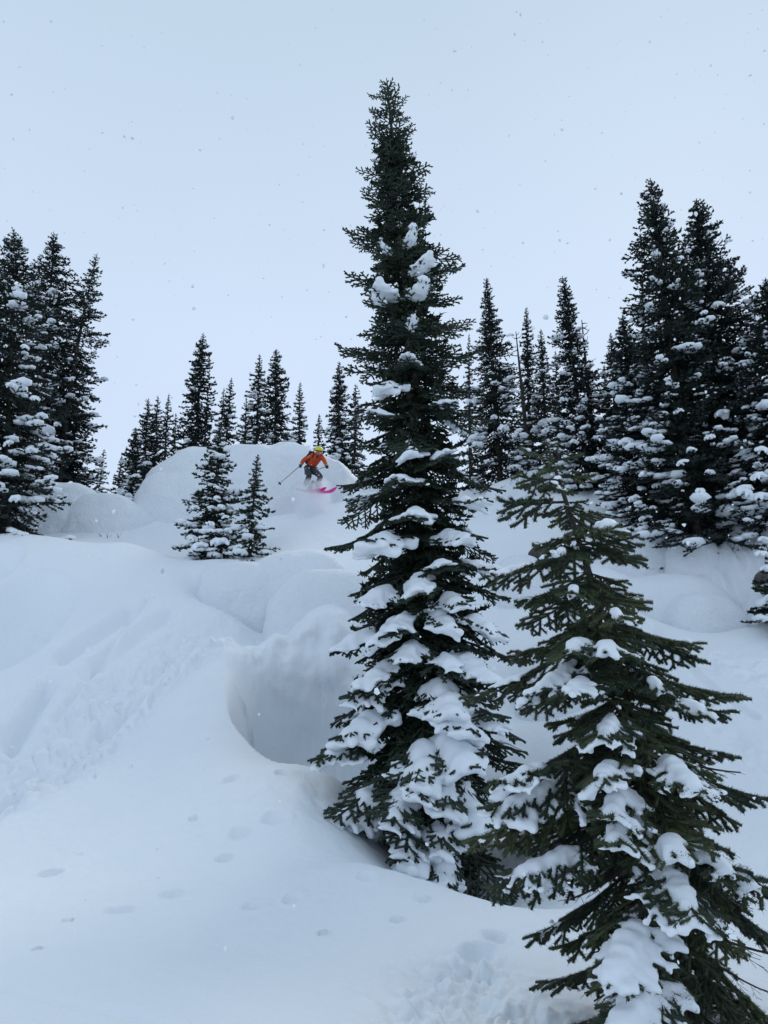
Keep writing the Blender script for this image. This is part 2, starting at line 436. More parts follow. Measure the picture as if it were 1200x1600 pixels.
pil(1075, 838, 19.4, 0.8, 0.7, 1.4, p=2.3, lump=.06, flute=.05, label='narrow steep snow rib between the right hand tree roots', seed=22, nu=90, nv=50)
pil(610, 752, 26.4, 2.6, 1.8, 3.4, p=2.7, lump=0.06, flute=0.03, label='lower snow pillow running on behind the tallest spruce', seed=24)
# ---------------------------------------------------------------- conifer materials
def needle_mat(name, dark, light, tip=None, scale=1.0):
    m, nt, b = new_mat(name)
    b.inputs['Roughness'].default_value = 0.55
    b.inputs['Specular IOR Level'].default_value = 0.3
    oi = nt.nodes.new('ShaderNodeObjectInfo')
    tc = nt.nodes.new('ShaderNodeTexCoord')
    n = nt.nodes.new('ShaderNodeTexNoise'); n.inputs['Scale'].default_value = 6.0 * scale; n.inputs['Detail'].default_value = 3
    nt.links.new(tc.outputs['Object'], n.inputs['Vector'])
    ad = nt.nodes.new('ShaderNodeMath'); ad.operation = 'MULTIPLY_ADD'; ad.inputs[1].default_value = 0.35
    nt.links.new(oi.outputs['Random'], ad.inputs[0]); nt.links.new(n.outputs['Fac'], ad.inputs[2])
    rp = nt.nodes.new('ShaderNodeValToRGB')
    rp.color_ramp.elements[0].position = 0.40; rp.color_ramp.elements[0].color = (*dark, 1)
    rp.color_ramp.elements[1].position = 0.95; rp.color_ramp.elements[1].color = (*light, 1)
    nt.links.new(ad.outputs[0], rp.inputs[0])
    nt.links.new(rp.outputs[0], b.inputs['Base Color'])
    return m

def bark_mat():
    m, nt, b = new_mat('bark')
    b.inputs['Roughness'].default_value = 0.9
    tc = nt.nodes.new('ShaderNodeTexCoord')
    n = nt.nodes.new('ShaderNodeTexNoise'); n.inputs['Scale'].default_value = 14; n.inputs['Detail'].default_value = 6
    nt.links.new(tc.outputs['Object'], n.inputs['Vector'])
    rp = nt.nodes.new('ShaderNodeValToRGB')
    rp.color_ramp.elements[0].position = 0.35; rp.color_ramp.elements[0].color = (0.018, 0.014, 0.012, 1)
    rp.color_ramp.elements[1].position = 0.75; rp.color_ramp.elements[1].color = (0.075, 0.062, 0.052, 1)
    nt.links.new(n.outputs['Fac'], rp.inputs[0]); nt.links.new(rp.outputs[0], b.inputs['Base Color'])
    bp = nt.nodes.new('ShaderNodeBump'); bp.inputs['Distance'].default_value = 0.01
    nt.links.new(n.outputs['Fac'], bp.inputs['Height']); nt.links.new(bp.outputs[0], b.inputs['Normal'])
    return m
M_BARK = bark_mat()
M_NEAR = needle_mat('needles_olive', (0.024, 0.039, 0.025), (0.074, 0.090, 0.040))
M_MID = needle_mat('needles_dark', (0.014, 0.026, 0.018), (0.034, 0.050, 0.030))
M_FAR = needle_mat('needles_far', (0.013, 0.021, 0.019), (0.030, 0.042, 0.034), scale=0.3)

# ---------------------------------------------------------------- one bough
class Bough:
    """shoots in a local frame: X runs outward along the bough, Z up, base at the origin"""
    def __init__(s, L, seed, spread=0.42, droop=0.25, lift=0.12, step=0.055, sub=True, bare=0.18, hang=0.0):
        R = random.Random(seed); s.L = L; s.seg = []           # (p0, p1, radius of wood, needled, level)
        s.axis = []
        nseg = max(5, int(L / 0.10))
        w1, w2 = R.uniform(-.06, .06), R.uniform(0, 6)
        def main(t):
            return np.array((L * t * (1 - 0.06 * t), L * w1 * math.sin(2.4 * t + w2) - L * w1 * math.sin(w2), L * (-droop * t ** 1.3 + (lift + droop * 0.45) * t ** 3)))
        pts = [main(i / nseg) for i in range(nseg + 1)]
        s.axis = pts
        for i in range(nseg):
            s.seg.append((pts[i], pts[i + 1], 0.012 * (L ** 0.7) * (1 - 0.75 * i / nseg) + 0.002, i / nseg > bare, 0))
        t = 0.10 + R.uniform(0, .04); side = R.choice((-1, 1))
        while t < 0.985:
            p = main(t); d = main(min(1, t + 0.02)) - main(t - 0.02); d /= np.linalg.norm(d)
            lat = np.array((-d[1], d[0], 0.0)); lat /= np.linalg.norm(lat) + 1e-9
            ang = math.radians(R.uniform(42, 66))
            l = L * spread * (1.0 - t) ** 0.75 * (0.35 + 0.65 * min(1, t / 0.3)) * R.uniform(0.6, 1.15) + R.uniform(.03, .07)
            if R.random() < 0.08: l *= 0.4
            dirn = d * math.cos(ang) + lat * side * math.sin(ang) + np.array((0, 0, R.uniform(-.22, .12) - hang))
            s.shoot(R, p, dirn, l, 1, sub, t < bare * 0.8, lift, hang)
            side = -side
            t += step / L * R.uniform(0.7, 1.3)
    def shoot(s, R, p, d, l, lev, sub, bare, lift, hang):
        d = d / np.linalg.norm(d)
        n = max(2, int(l / 0.07)); q = p.copy(); dd = d.copy(); path = [q.copy()]
        bend = np.array((0.5, 0, 0)) * R.uniform(0.2, 0.6)
        for k in range(n):
            dd = dd + (bend + np.array((R.uniform(-.1, .1), R.uniform(-.1, .1), R.uniform(-.06, .10) + lift * 0.4 - hang * 0.9))) * (1.0 / n)
            dd /= np.linalg.norm(dd); nq = q + dd * (l / n)
            s.seg.append((q, nq, max(0.0016, 0.0045 * l ** 0.5 * (1 - k / n)), not (bare and k < n * 0.5), lev))
            q = nq; path.append(q.copy())
        if sub and lev < 2 and l > 0.13:
            t = 0.22; sd = R.choice((-1, 1))
            while t < 0.93:
                i = t * n; k = int(i); b = path[k] + (path[k + 1] - path[k]) * (i - k)
                d1 = path[k + 1] - path[k]; d1 /= np.linalg.norm(d1)
                lat = np.cross((0, 0, 1.0), d1); lat /= np.linalg.norm(lat) + 1e-9
                a = math.radians(R.uniform(40, 65))
                ll = l * 0.42 * (1 - t) * R.uniform(.6, 1.2) + R.uniform(.025, .05)
                s.shoot(R, b, d1 * math.cos(a) + lat * sd * math.sin(a) + np.array((0, 0, R.uniform(-.2, .18) - hang)), ll, 2, False, False, lift, hang)
                sd = -sd; t += 0.052 / l * R.uniform(.75, 1.3)

def frame(d):
    d = d / (np.linalg.norm(d, axis=-1, keepdims=True) + 1e-9)
    up = np.where(np.abs(d[..., 2:3]) > 0.9, np.array([[1.0, 0, 0]]), np.array([[0, 0, 1.0]]))
    a = np.cross(up, d); a /= np.linalg.norm(a, axis=-1, keepdims=True) + 1e-9
    return d, a, np.cross(d, a)

def tubes(P0, P1, r0, r1, k):
    """k-sided open tubes for all segments at once -> V, F4"""
    d, a, b = frame(P1 - P0)
    th = np.arange(k) * 2 * np.pi / k
    c, s = np.cos(th)[None, :, None], np.sin(th)[None, :, None]
    ring = a[:, None, :] * c + b[:, None, :] * s
    V = np.concatenate([P0[:, None, :] + ring * r0[:, None, None], P1[:, None, :] + ring * r1[:, None, None]], 1)
    n = len(P0); base = (np.arange(n) * 2 * k)[:, None]
    i = np.arange(k)[None, :]; j = (i + 1) % k
    F = np.stack([base + i, base + j, base + k + j, base + k + i], -1).reshape(-1, 4)
    return V.reshape(-1, 3), F

def bough_mesh(name, bo, mat, dens, nl, nw, core, seed):
    """full detail: woody tubes plus single needles"""
    rs = np.random.RandomState(seed)
    P0 = np.array([x[0] for x in bo.seg]); P1 = np.array([x[1] for x in bo.seg])
    rad = np.array([x[2] for x in bo.seg]); nee = np.array([x[3] for x in bo.seg])
    V1, F1 = tubes(P0, P1, rad, rad * 0.9, 4)
    VV = [V1]; FF4 = [F1]; mats = [np.zeros(len(F1), int)]; off = len(V1)
    a0, a1 = P0[nee], P1[nee]
    if core > 0:
        V2, F2 = tubes(a0, a1 + (a1 - a0) * 0.12, np.full(len(a0), core), np.full(len(a0), core * 0.85), 4)
        VV.append(V2); FF4.append(F2 + off); mats.append(np.ones(len(F2), int)); off += len(V2)
    ln = np.linalg.norm(a1 - a0, axis=1)
    cnt = np.maximum(1, np.round(ln * dens).astype(int))
    idx = np.repeat(np.arange(len(a0)), cnt)
    t = rs.rand(len(idx)); base = a0[idx] + (a1 - a0)[idx] * t[:, None]
    d, a, b = frame((a1 - a0)[idx])
    ph = rs.rand(len(idx)) * 2 * np.pi
    rn = a * np.cos(ph)[:, None] + b * np.sin(ph)[:, None]
    rn[:, 2] += 0.25
    lean = rs.uniform(0.45, 0.95, len(idx))[:, None]
    nd = d * lean + rn; nd /= np.linalg.norm(nd, axis=1, keepdims=True)
    L = (nl * rs.uniform(0.7, 1.15, len(idx)))[:, None]
    side = np.cross(nd, rs.normal(size=nd.shape)); side /= np.linalg.norm(side, axis=1, keepdims=True)
    tri = np.stack([base - side * nw * 0.5, base + side * nw * 0.5, base + nd * L], 1).reshape(-1, 3)
    F3 = np.arange(len(tri)).reshape(-1, 3) + off
    VV.append(tri)
    V = np.concatenate(VV)
    nq = sum(len(f) for f in FF4)
    return mesh_from(name, V, [np.concatenate(FF4), F3], [M_BARK, mat], np.r_[np.concatenate(mats), np.ones(len(F3), int)])

# ---------------------------------------------------------------- snow lying on a bough
import bmesh
_ICO = {}
def ico(sub):
    if sub not in _ICO:
        bm = bmesh.new(); bmesh.ops.create_icosphere(bm, subdivisions=sub, radius=1.0)
        _ICO[sub] = (np.array([v.co[:] for v in bm.verts]), np.array([[v.index for v in f.verts] for f in bm.faces]))
        bm.free()
    return _ICO[sub]

def blobs(balls, sub, noise=0.0, seed=0.0):
    """balls: rows (x, y, z, rx, ry, rz)"""
    V0, F0 = ico(sub); B = np.asarray(balls, float)
    W = V0[None, :, :] * B[:, None, 3:6]
    if noise:
        n = fbm((V0[None, :, 0] + B[:, None, 0] * 9) * 1.3, (V0[None, :, 1] + B[:, None, 1] * 9) * 1.3, V0[None, :, 2] * 1.3 + seed, 1)
        W = W * (1 + noise * n[..., None])
    V = (W + B[:, None, :3]).reshape(-1, 3)
    F = (F0[None] + (np.arange(len(B)) * len(V0))[:, None, None]).reshape(-1, 3)
    return V, F

def remeshed(name, balls, vox, mat, smooth=3, lump=0.0, seed=0.0):
    V, F = blobs(balls, 2)
    me = mesh_from('tmp', V, [F], [mat])
    o = bpy.data.objects.new('tmp', me); COL.objects.link(o)
    r = o.modifiers.new('r', 'REMESH'); r.mode = 'VOXEL'; r.voxel_size = vox; r.use_smooth_shade = True
    s = o.modifiers.new('s', 'SMOOTH'); s.iterations = smooth; s.factor = 0.5
    dg = bpy.context.evaluated_depsgraph_get()
    out = bpy.data.meshes.new_from_object(o.evaluated_get(dg))
    bpy.data.objects.remove(o); bpy.data.meshes.remove(me)
    out.name = name
    if not out.materials:
        out.materials.append(mat)
    if lump:
        co = np.empty(len(out.vertices) * 3, np.float32); out.vertices.foreach_get('co', co); co = co.reshape(-1, 3)
        no = np.empty(len(out.vertices) * 3, np.float32); out.vertices.foreach_get('normal', no); no = no.reshape(-1, 3)
        f = 1.0 / (vox * 4.5)
        co += no * (lump * fbm(co[:, 0] * f + seed, co[:, 1] * f, co[:, 2] * f, 2))[:, None]
        out.vertices.foreach_set('co', co.ravel()); out.update()
    return out

def biggest_piece(me):
    bm = bmesh.new(); bm.from_mesh(me); bm.verts.ensure_lookup_table()
    seen = set(); best = []
    for v in bm.verts:
        if v.index in seen: continue
        st = [v]; seen.add(v.index); grp = []
        while st:
            q = st.pop(); grp.append(q)
            for e in q.link_edges:
                w = e.other_vert(q)
                if w.index not in seen: seen.add(w.index); st.append(w)
        if len(grp) > len(best): best = grp
    keep = set(v.index for v in best)
    bmesh.ops.delete(bm, geom=[v for v in bm.verts if v.index not in keep], context='VERTS')
    bm.to_mesh(me); bm.free(); me.update()

def snow_balls(bo, kind, seed, fol=0.012, bulk=1.0):
    R = random.Random(seed); L = bo.L; B = []
    ax = np.array(bo.axis)
    def on(t):
        i = t * (len(ax) - 1); k = min(int(i), len(ax) - 2); return ax[k] + (ax[k + 1] - ax[k]) * (i - k)
    if kind == 'heavy':
        t0, t1 = R.uniform(.45, .70), R.uniform(.86, .97); r = 0.062 * bulk * L ** 0.5 * R.uniform(.75, 1.25); p = .75; lim = R.choice((.14, .2, .26))
    elif kind == 'medium':
        t0 = R.uniform(.45, .8); t1 = t0 + R.uniform(.15, .3); r = 0.036 * bulk * L ** 0.4 * R.uniform(.8, 1.2); p = .5; lim = .2
    else:
        t0, t1 = R.uniform(.2, .7), 0; t1 = t0 + R.uniform(.15, .35); r = 0.024 * bulk * R.uniform(.8, 1.2); p = .6; lim = .3
    t = t0
    while t < min(t1, 1.0):
        c = on(t); q = math.sin(math.pi * min(1, max(0, (t - t0) / (t1 - t0))) ** 0.8) * 0.5 + 0.6
        rr = r * q * R.uniform(.8, 1.2)
        B.append((c[0], c[1], c[2] + rr * .4 + fol, rr * 1.25, rr * 1.35, rr * (0.95 if kind == 'heavy' else .75)))
        t += rr * 0.8 / L
    for (a, b, w, ok, lev) in bo.seg:
        tt = a[0] / L
        if lev == 0 or tt < t0 - .05 or tt > t1 + .06 or abs(a[1]) > lim * L:
            continue
        if R.random() < p * (1.0 if lev == 1 else 0.45):
            m = (a + b) / 2; f = 1 - 0.55 * min(1, abs(m[1]) / (lim * L + 1e-6))
            rr = r * (0.72 if kind == 'heavy' else .6) * f * R.uniform(.7, 1.15)
            rr = max(rr, 0.012)
            B.append((m[0], m[1], m[2] + rr * .3 + fol, rr * 1.2, rr * 1.2, rr * .8))
            if np.linalg.norm(b - a) > rr:
                B.append((a[0], a[1], a[2] + rr * .3 + fol, rr * 1.1, rr * 1.1, rr * .75))
                B.append((b[0], b[1], b[2] + rr * .2 + fol, rr * .95, rr * .95, rr * .7))
    return B

class Kit:
    """bough meshes of several lengths, each with its snow"""
    def __init__(s, name, mat, lens, nvar, dens, nl, nw, core, vox, bulk=1.0, **kw):
        s.items = {}; s.lens = lens
        k = 0
        for L in lens:
            s.items[L] = []
            for v in range(nvar):
                k += 1
                bo = Bough(L, 100 * k + len(name), **kw)
                me = bough_mesh('bough_' + name, bo, mat, dens, nl, nw, core, k)
                sn = {}
                for kind, n in (('heavy', 2), ('medium', 2), ('light', 2)):
                    sn[kind] = [remeshed('bough_snow_' + name, snow_balls(bo, kind, 31 * k + q, nl * .12, bulk), max(vox * (1.0 if L > .5 else .7), .01), M_CLUMP, 2, vox * 1.0, k * 1.7) for q in range(n)]
                for q in sn['heavy']: biggest_piece(q)
                s.items[L].append((me, sn, bo))
    def pick(s, L, R):
        best = min(s.lens, key=lambda q: abs(math.log(q / L)))
        return best, R.choice(s.items[best])

def tube_path(pts, rads, k=10, noise=0.0):
    pts = np.array(pts, float); n = len(pts)
    V = []
    for i in range(n):
        d = pts[min(i + 1, n - 1)] - pts[max(i - 1, 0)]
        dd, a, b = frame(d[None])
        th = np.arange(k) * 2 * np.pi / k
        rr = rads[i] * (1 + noise * np.array([perlin(np.cos(t) * 1.5, np.sin(t) * 1.5, i * 0.3) for t in th]))
        V.append(pts[i] + a * (np.cos(th) * rr)[:, None] + b * (np.sin(th) * rr)[:, None])
    V = np.concatenate(V)
    i = np.arange(n - 1)[:, None] * k; j = np.arange(k)[None]; j2 = (j + 1) % k
    F = np.stack([i + j, i + j2, i + k + j2, i + k + j], -1).reshape(-1, 4)
    c = len(V); V = np.r_[V, pts[-1:], pts[:1]]
    m = np.arange(k)
    F3 = np.r_[np.stack([(n - 1) * k + m, (n - 1) * k + (m + 1) % k, np.full(k, c)], -1), np.stack([(m + 1) % k, m, np.full(k, c + 1)], -1)]
    return V, F, F3

def hero_tree(name, label, cat, base, top, prof, kit, nb, R, bend=0.0, snowf=None, targets=(), pitchf=None, group=None, trunk_r=0.16, lenrng=1.0, bare_top=0.02, forced=(), tier=0, dist=.88, tier_top=.82):
    """base/top world points; prof(t)-> bough length at height fraction t (0 base, 1 top)"""
    base = np.array(base); top = np.array(top); H = top[2] - base[2]
    root = thing(name, label, cat, tuple(base), group)
    def ax(t):
        return (top - base) * t + np.array((bend * math.sin(math.pi * t), 0, 0))
    n = 18
    V, F, F3 = tube_path([ax(i / n) for i in range(n + 1)], [trunk_r * (1 - i / n) ** 0.9 + 0.008 for i in range(n + 1)], 9, 0.12)
    link('trunk', mesh_from('trunk', V, [F, F3], [M_BARK], smooth=True), root)
    rec = []
    az = R.uniform(0, 6)
    plan = [(t, a, lf, pit, None) for t, a, lf, pit in forced]
    # a laden bough, outermost of its tier, for every clump of snow seen
    TT, AA = np.meshgrid(np.linspace(.03, .93, 150), np.linspace(-math.pi / 2 - 1.35, -math.pi / 2 + 1.35, 40), indexing='ij')
    for tx, ty, sz in targets:
        pit = (-.10 if ty < 900 else -.28) + R.uniform(-.08, .05)
        rr = np.interp(TT, np.linspace(0, 1, 41), [prof(q, -1.57) for q in np.linspace(0, 1, 41)])
        P = base[None, None] + (top - base)[None, None] * TT[..., None]
        P = P + np.stack([np.cos(AA) * rr * .78 + bend * np.sin(math.pi * TT), np.sin(AA) * rr * .78, rr * (.78 * math.sin(pit) - .15)], -1)
        q = to_px(P); sc = np.hypot(q[..., 0] - tx, q[..., 1] - ty) + 4 * np.abs(AA + 1.57)
        i = np.unravel_index(np.argmin(sc), sc.shape)
        plan.append((float(TT[i]), float(AA[i]), 1.10, pit, sz))
    made = [(p[0], p[1]) for p in plan if p[4]]
    nfree = nb - len(plan)
    for i in range(nfree):
        f = (i + 0.5) / nfree
        t = f ** dist
        if tier and t < tier_top:
            k = round(t * tier); t = (k + (t * tier - k) * .42) / tier
        az += 2.399963 + R.uniform(-.5, .5)
        t = min(t * (1 - bare_top) + 0.015 + R.uniform(-.005, .005), .985)
        lf = R.uniform(.72, 1.18) * lenrng
        for mt, ma in made:
            da = abs((az - ma + math.pi) % (2 * math.pi) - math.pi)
            if 0 <= (t - mt) * H < .34 * lenrng and da < .75:
                lf *= .5; break
        plan.append((t, az, lf, None, None))
    for t, az_, lf, pit, load in plan:
        L = max(0.09, prof(t, az_) * lf)
        key, (me, sn, bo) = (kit(t) if callable(kit) else kit).pick(L, R)
        p = ax(t)
        tilt = pitchf(t, R) if pit is None else pit
        M = Matrix.Translation(Vector(p)) @ Matrix.Rotation(az_, 4, 'Z') @ Matrix.Rotation(-tilt, 4, 'Y') @ Matrix.Rotation(R.uniform(-.3, .3), 4, 'X') @ Matrix.Scale(L / key, 4)
        o = bpy.data.objects.new('bough', me); COL.objects.link(o); o.parent = root; o.matrix_local = M
        mid = np.array((Matrix.Translation(Vector(base)) @ M) @ Vector(bo.axis[int(len(bo.axis) * .68)]))
        rec.append((o, sn, mid, t, L, load))
    for o, sn, mid, t, L, load in rec:
        k = (0, load) if load else None
        if k is None:
            pr = snowf(t); q = R.random()
            kd = 'heavy' if q < pr[0] else 'medium' if q < pr[0] + pr[1] else 'light' if q < sum(pr) else None
            sc = R.uniform(.85, 1.1)
        else:
            kd = 'heavy'; sc = .55 + .45 * k[1]
        if kd is None:
            continue
        s = bpy.data.objects.new('snow_clump' if kd == 'heavy' else 'snow_dusting', R.choice(sn[kd]))
        if kd != 'heavy': s['kind'] = 'stuff'
        COL.objects.link(s); s.parent = o
        s.scale = (1, sc, sc * R.uniform(.9, 1.15))
    return root

# ---------------------------------------------------------------- crowns seen from farther off: the same boughs, coarser and joined
class Coarse:
    def __init__(s, L, seed, rad=0.028, **kw):
        R = random.Random(seed)
        bo = Bough(L, seed, sub=False, step=kw.pop('step', 0.11), bare=0.1, **kw)
        s.bo = bo; s.L = L
        P0 = np.array([x[0] for x in bo.seg]); P1 = np.array([x[1] for x in bo.seg])
        n = len(P0); d, a, b = frame(P1 - P0)
        rs = np.random.RandomState(seed)
        # a tuft per segment: crossed, ragged blades widening then closing
        T = []
        ext = P1 + (P1 - P0) * 0.35
        for q in range(2):
            ph = rs.uniform(0, np.pi, n) + q * np.pi / 2
            rr = (rad * rs.uniform(.7, 1.35, n))[:, None]
            o = (a * np.cos(ph)[:, None] + b * np.sin(ph)[:, None]) * rr
            m = P0 + (P1 - P0) * rs.uniform(.25, .75, n)[:, None]
            T.append(np.stack([P0 - o * .35, m + o * 1.0, ext + o * .1], 1))
            T.append(np.stack([P0 + o * .35, ext - o * .1, m - o * 1.0], 1))
            T.append(np.stack([m - o * .5, m + o * 1.9 + d * rr * 1.2, m + d * rr], 1))
        s.V = np.concatenate(T).reshape(-1, 3)
        s.balls = {k: [np.array(x) for x in [s.coarse_snow(k, R) for _ in range(3)]] for k in ('heavy', 'medium', 'light')}
    def coarse_snow(s, k, R):
        ax = np.array(s.bo.axis); L = s.L; out = []
        r, n = {'heavy': (.10, 10), 'medium': (.064, 9), 'light': (.036, 6)}[k]
        c0 = R.uniform(.6, .88); wd = .28 * L if k == 'heavy' else .42 * L
        for _ in range(n):
            t = min(.98, max(.2, c0 + R.gauss(0, .14))); i = t * (len(ax) - 1); j = min(int(i), len(ax) - 2)
            c = ax[j] + (ax[j + 1] - ax[j]) * (i - j); rr = r * L ** .35 * R.uniform(.6, 1.35)
            out.append((c[0], c[1] + R.uniform(-.5, .5) * wd * (1.15 - t), c[2] + rr * .5 + .005, rr * 1.45, rr * 1.45, rr * .62))
        return out

CO = {L: [Coarse(L, 900 + 10 * i + v, rad=.032, spread=.42, droop=.22, lift=.14) for v in range(5)] for i, L in enumerate((0.3, 0.6, 1.1, 1.7))}
CF = {L: [Coarse(L, 700 + 10 * i + v, rad=.044, step=.17, spread=.42, droop=.22, lift=.14) for v in range(5)] for i, L in enumerate((0.3, 0.6, 1.1, 1.7))}

def coarse_crown(ax, H, prof, nb, R, pitchf, snowf, inner=1.0, tlo=0.01, thi=0.99, CO=CO):
    """-> crown triangles, snow ball rows, in the tree's own frame"""
    VV = []; BB = []; az = R.uniform(0, 6)
    keys = sorted(CO)
    for i in range(nb):
        t = tlo + (thi - tlo) * ((i + .5) / nb) ** 0.9
        az += 2.399963 + R.uniform(-.6, .6)
        L = max(.05, prof(t, az) * R.uniform(.68, 1.15) * inner)
        k = min(keys, key=lambda q: abs(math.log(q / L))); c = R.choice(CO[k]); sc = L / k
        M = np.array(Matrix.Rotation(az, 3, 'Z') @ Matrix.Rotation(-pitchf(t, R), 3, 'Y') @ Matrix.Rotation(R.uniform(-.35, .35), 3, 'X'))
        p = ax(t)
        lo = .8 - .45 * max(0, (t - .9) / .1); S = np.array((sc, max(sc, lo), max(sc, lo)))
        VV.append((c.V * S) @ M.T + p)
        pr = snowf(t); q = R.random()
        kd = 'heavy' if q < pr[0] else 'medium' if q < pr[0] + pr[1] else 'light' if q < sum(pr) else None
        if kd:
            b = R.choice(c.balls[kd]); cc = (b[:, :3] * sc) @ M.T + p
            BB.append(np.c_[cc, b[:, 3:] * max(sc, .8) * R.uniform(.75, 1.15)])
    # leader
    top = ax(1.0); a9 = ax(.95)
    return np.concatenate(VV), (np.concatenate(BB) if BB else np.zeros((0, 6)))
# ---------------------------------------------------------------- the tall spruce in the middle
KM = Kit('dense', M_MID, (0.28, 0.6, 1.05, 1.6), 4, 230, 0.027, 0.0095, 0.013, 0.034, spread=0.42, droop=0.20, lift=0.16, step=0.062, bare=0.12)
KL = Kit('laden', M_MID, (0.6, 1.05, 1.6), 4, 230, 0.027, 0.0095, 0.013, 0.034, spread=0.42, droop=0.42, lift=0.0, step=0.062, bare=0.12, hang=0.10)
RC = random.Random(5)
b0 = at(678, 1392, 11.9); b0[2] = gz(b0[0], b0[1]) - 0.1
t0 = at(604, 122, 11.9)
def prof_c(t, a):
    r = np.interp(t, (0, .06, .15, .25, .40, .52, .66, .78, .88, .95, 1.0), (1.6, 1.88, 1.95, 1.78, 1.55, 1.28, 1.06, .92, .60, .38, .09))
    return r * (1 + 0.30 * float(perlin(math.cos(a) * 1.2 + 4, math.sin(a) * 1.2, t * 16.0)))
CT = [(640,560,.6),(700,625,.7),(585,640,.6),(620,745,.7),(690,705,.7),(560,765,.8),(655,800,.8),(722,830,1.0),(680,872,.7),(640,905,.7),(768,880,.8),(762,960,.9),(548,985,.8),(622,960,.8),(560,1050,.9),(700,1020,.7),(762,1040,.9),(648,520,.6),(600,400,.5),(640,380,.5),(603,465,1.2),(655,467,1.2),(665,422,1.1),(590,485,1.2),(612,595,1.2),(630,690,1.3),(600,832,1.4),(590,915,1.3),(582,985,1.1),(708,925,1.3),(705,955,1.1),
      (690,1075,1.2),(735,770,1.3),(640,1000,1.1),(540,1130,1.5),(570,1060,1.3),(520,1150,1.4),(745,1110,1.4),(770,1095,1.3),(700,1165,1.1),(640,1180,1.4),(680,1200,1.4),
      (720,1215,1.4),(560,1240,1.3),(530,1260,1.3),(650,1240,1.1),(608,1305,1.5),(660,1280,1.3),(700,1285,1.3),(700,1335,1.4),(650,1360,1.1),(748,1255,1.4),(520,1290,1.3)]
spruce = hero_tree('spruce_tree', 'tallest dark spruce in the centre, alone against the sky, snow piled on its lower boughs', 'tree', b0, t0, prof_c, lambda t: KM if t > .55 else KL, 288, RC,
          bend=0.14, trunk_r=0.2, tier=46,
          snowf=lambda t: (.0, .03, .15) if t > .85 else (.015, .13, .28) if t > .62 else (.02, .22, .3) if t > .4 else (.02, .34, .3),
          targets=CT,
          pitchf=lambda t, R: R.uniform(.3, .9) if t > .955 else R.uniform(-.02, .35) if t > .85 else R.uniform(-.25, .15) if t > .5 else R.uniform(-.5, -.08),
          forced=[(.57, math.pi * 1.02, 1.12, .05), (.56, math.pi * .93, 1.0, -.05), (.74, math.pi, 1.25, .1), (.965, math.pi, 1.5, .15), (.43, math.pi * 1.03, 1.03, -.05), (.37, math.pi, 1.1, -.1)])

Hc = t0[2] - b0[2]
def ax_c(t):
    return (t0 - b0) * t + np.array((0.14 * math.sin(math.pi * t), 0, 0))
vi, bi = coarse_crown(ax_c, Hc, prof_c, 420, random.Random(3), lambda t, R: R.uniform(-.5, .1), lambda t: (0, 0, 0), inner=0.6, thi=0.90, CO=CF)
link('inner_foliage', mesh_from('inner_foliage', vi, [np.arange(len(vi)).reshape(-1, 3)], [M_MID]), spruce, kind='stuff')

# ---------------------------------------------------------------- the small leaning fir close by
KN = Kit('open', M_NEAR, (0.25, 0.5, 0.85, 1.2), 5, 1000, 0.028, 0.0042, 0.010, 0.018, bulk=.60, spread=0.44, droop=0.30, lift=0.04, step=0.048, bare=0.2, hang=0.14)
RN = random.Random(11)
b1 = at(1092, 1672, 5.15); b1[2] = gz(b1[0], b1[1]) - 0.05
t1 = at(851, 684, 5.35)
def prof_n(t, a):
    r = np.interp(t, (0, .1, .3, .45, .6, .75, .86, .93, 1.0), (.85, .96, .98, .93, .80, .66, .50, .30, .12))
    return r * (1.0 - .1 * math.cos(a)) * (1 + 0.35 * float(perlin(math.cos(a) * 1.1, math.sin(a) * 1.1 + 7, t * 9.0)))
NT = [(870,760,.7),(850,720,.6),(960,830,.7),(800,890,.8),(980,960,.8),(850,1060,.8),(945,1010,1.1),(915,1062,1.1),(940,1135,1.2),(930,1200,1.5),(1060,1080,1.1),(1085,1215,1.2),(1000,1305,1.6),(1040,1320,1.4),(790,1245,1.9),(830,1200,1.4),
      (800,1330,1.3),(1080,1410,1.5),(990,1270,1.2),(1150,1360,1.2),(1000,1480,1.2),(1020,1570,1.2),(860,870,.9),(915,925,1.0),(905,1000,1.0),(1180,1380,1.1),(1120,1120,1.0)]
near_fir = hero_tree('fir_tree', 'nearest small fir at the lower right, olive green, leaning left with open drooping snowy boughs', 'tree', b1, t1, prof_n, KN, 126, RN,
          bend=0.10, trunk_r=0.05, tier=14, dist=.80, tier_top=.92,
          snowf=lambda t: (.0, .4, .4) if t > .75 else (.01, .2, .4) if t > .5 else (.02, .18, .35),
          targets=NT,
          pitchf=lambda t, R: R.uniform(.15, .6) if t > .93 else R.uniform(-.12, .2) if t > .75 else R.uniform(-.35, -.02) if t > .45 else R.uniform(-.65, -.15),
          forced=[(.44, math.pi, 1.3, -.4), (.36, math.pi * 1.05, 1.2, -.42), (.27, math.pi, 1.1, -.38), (.42, .0, 1.12, -.2), (.62, math.pi * 1.02, 1.25, -.3), (.56, .05, 1.2, -.1)])

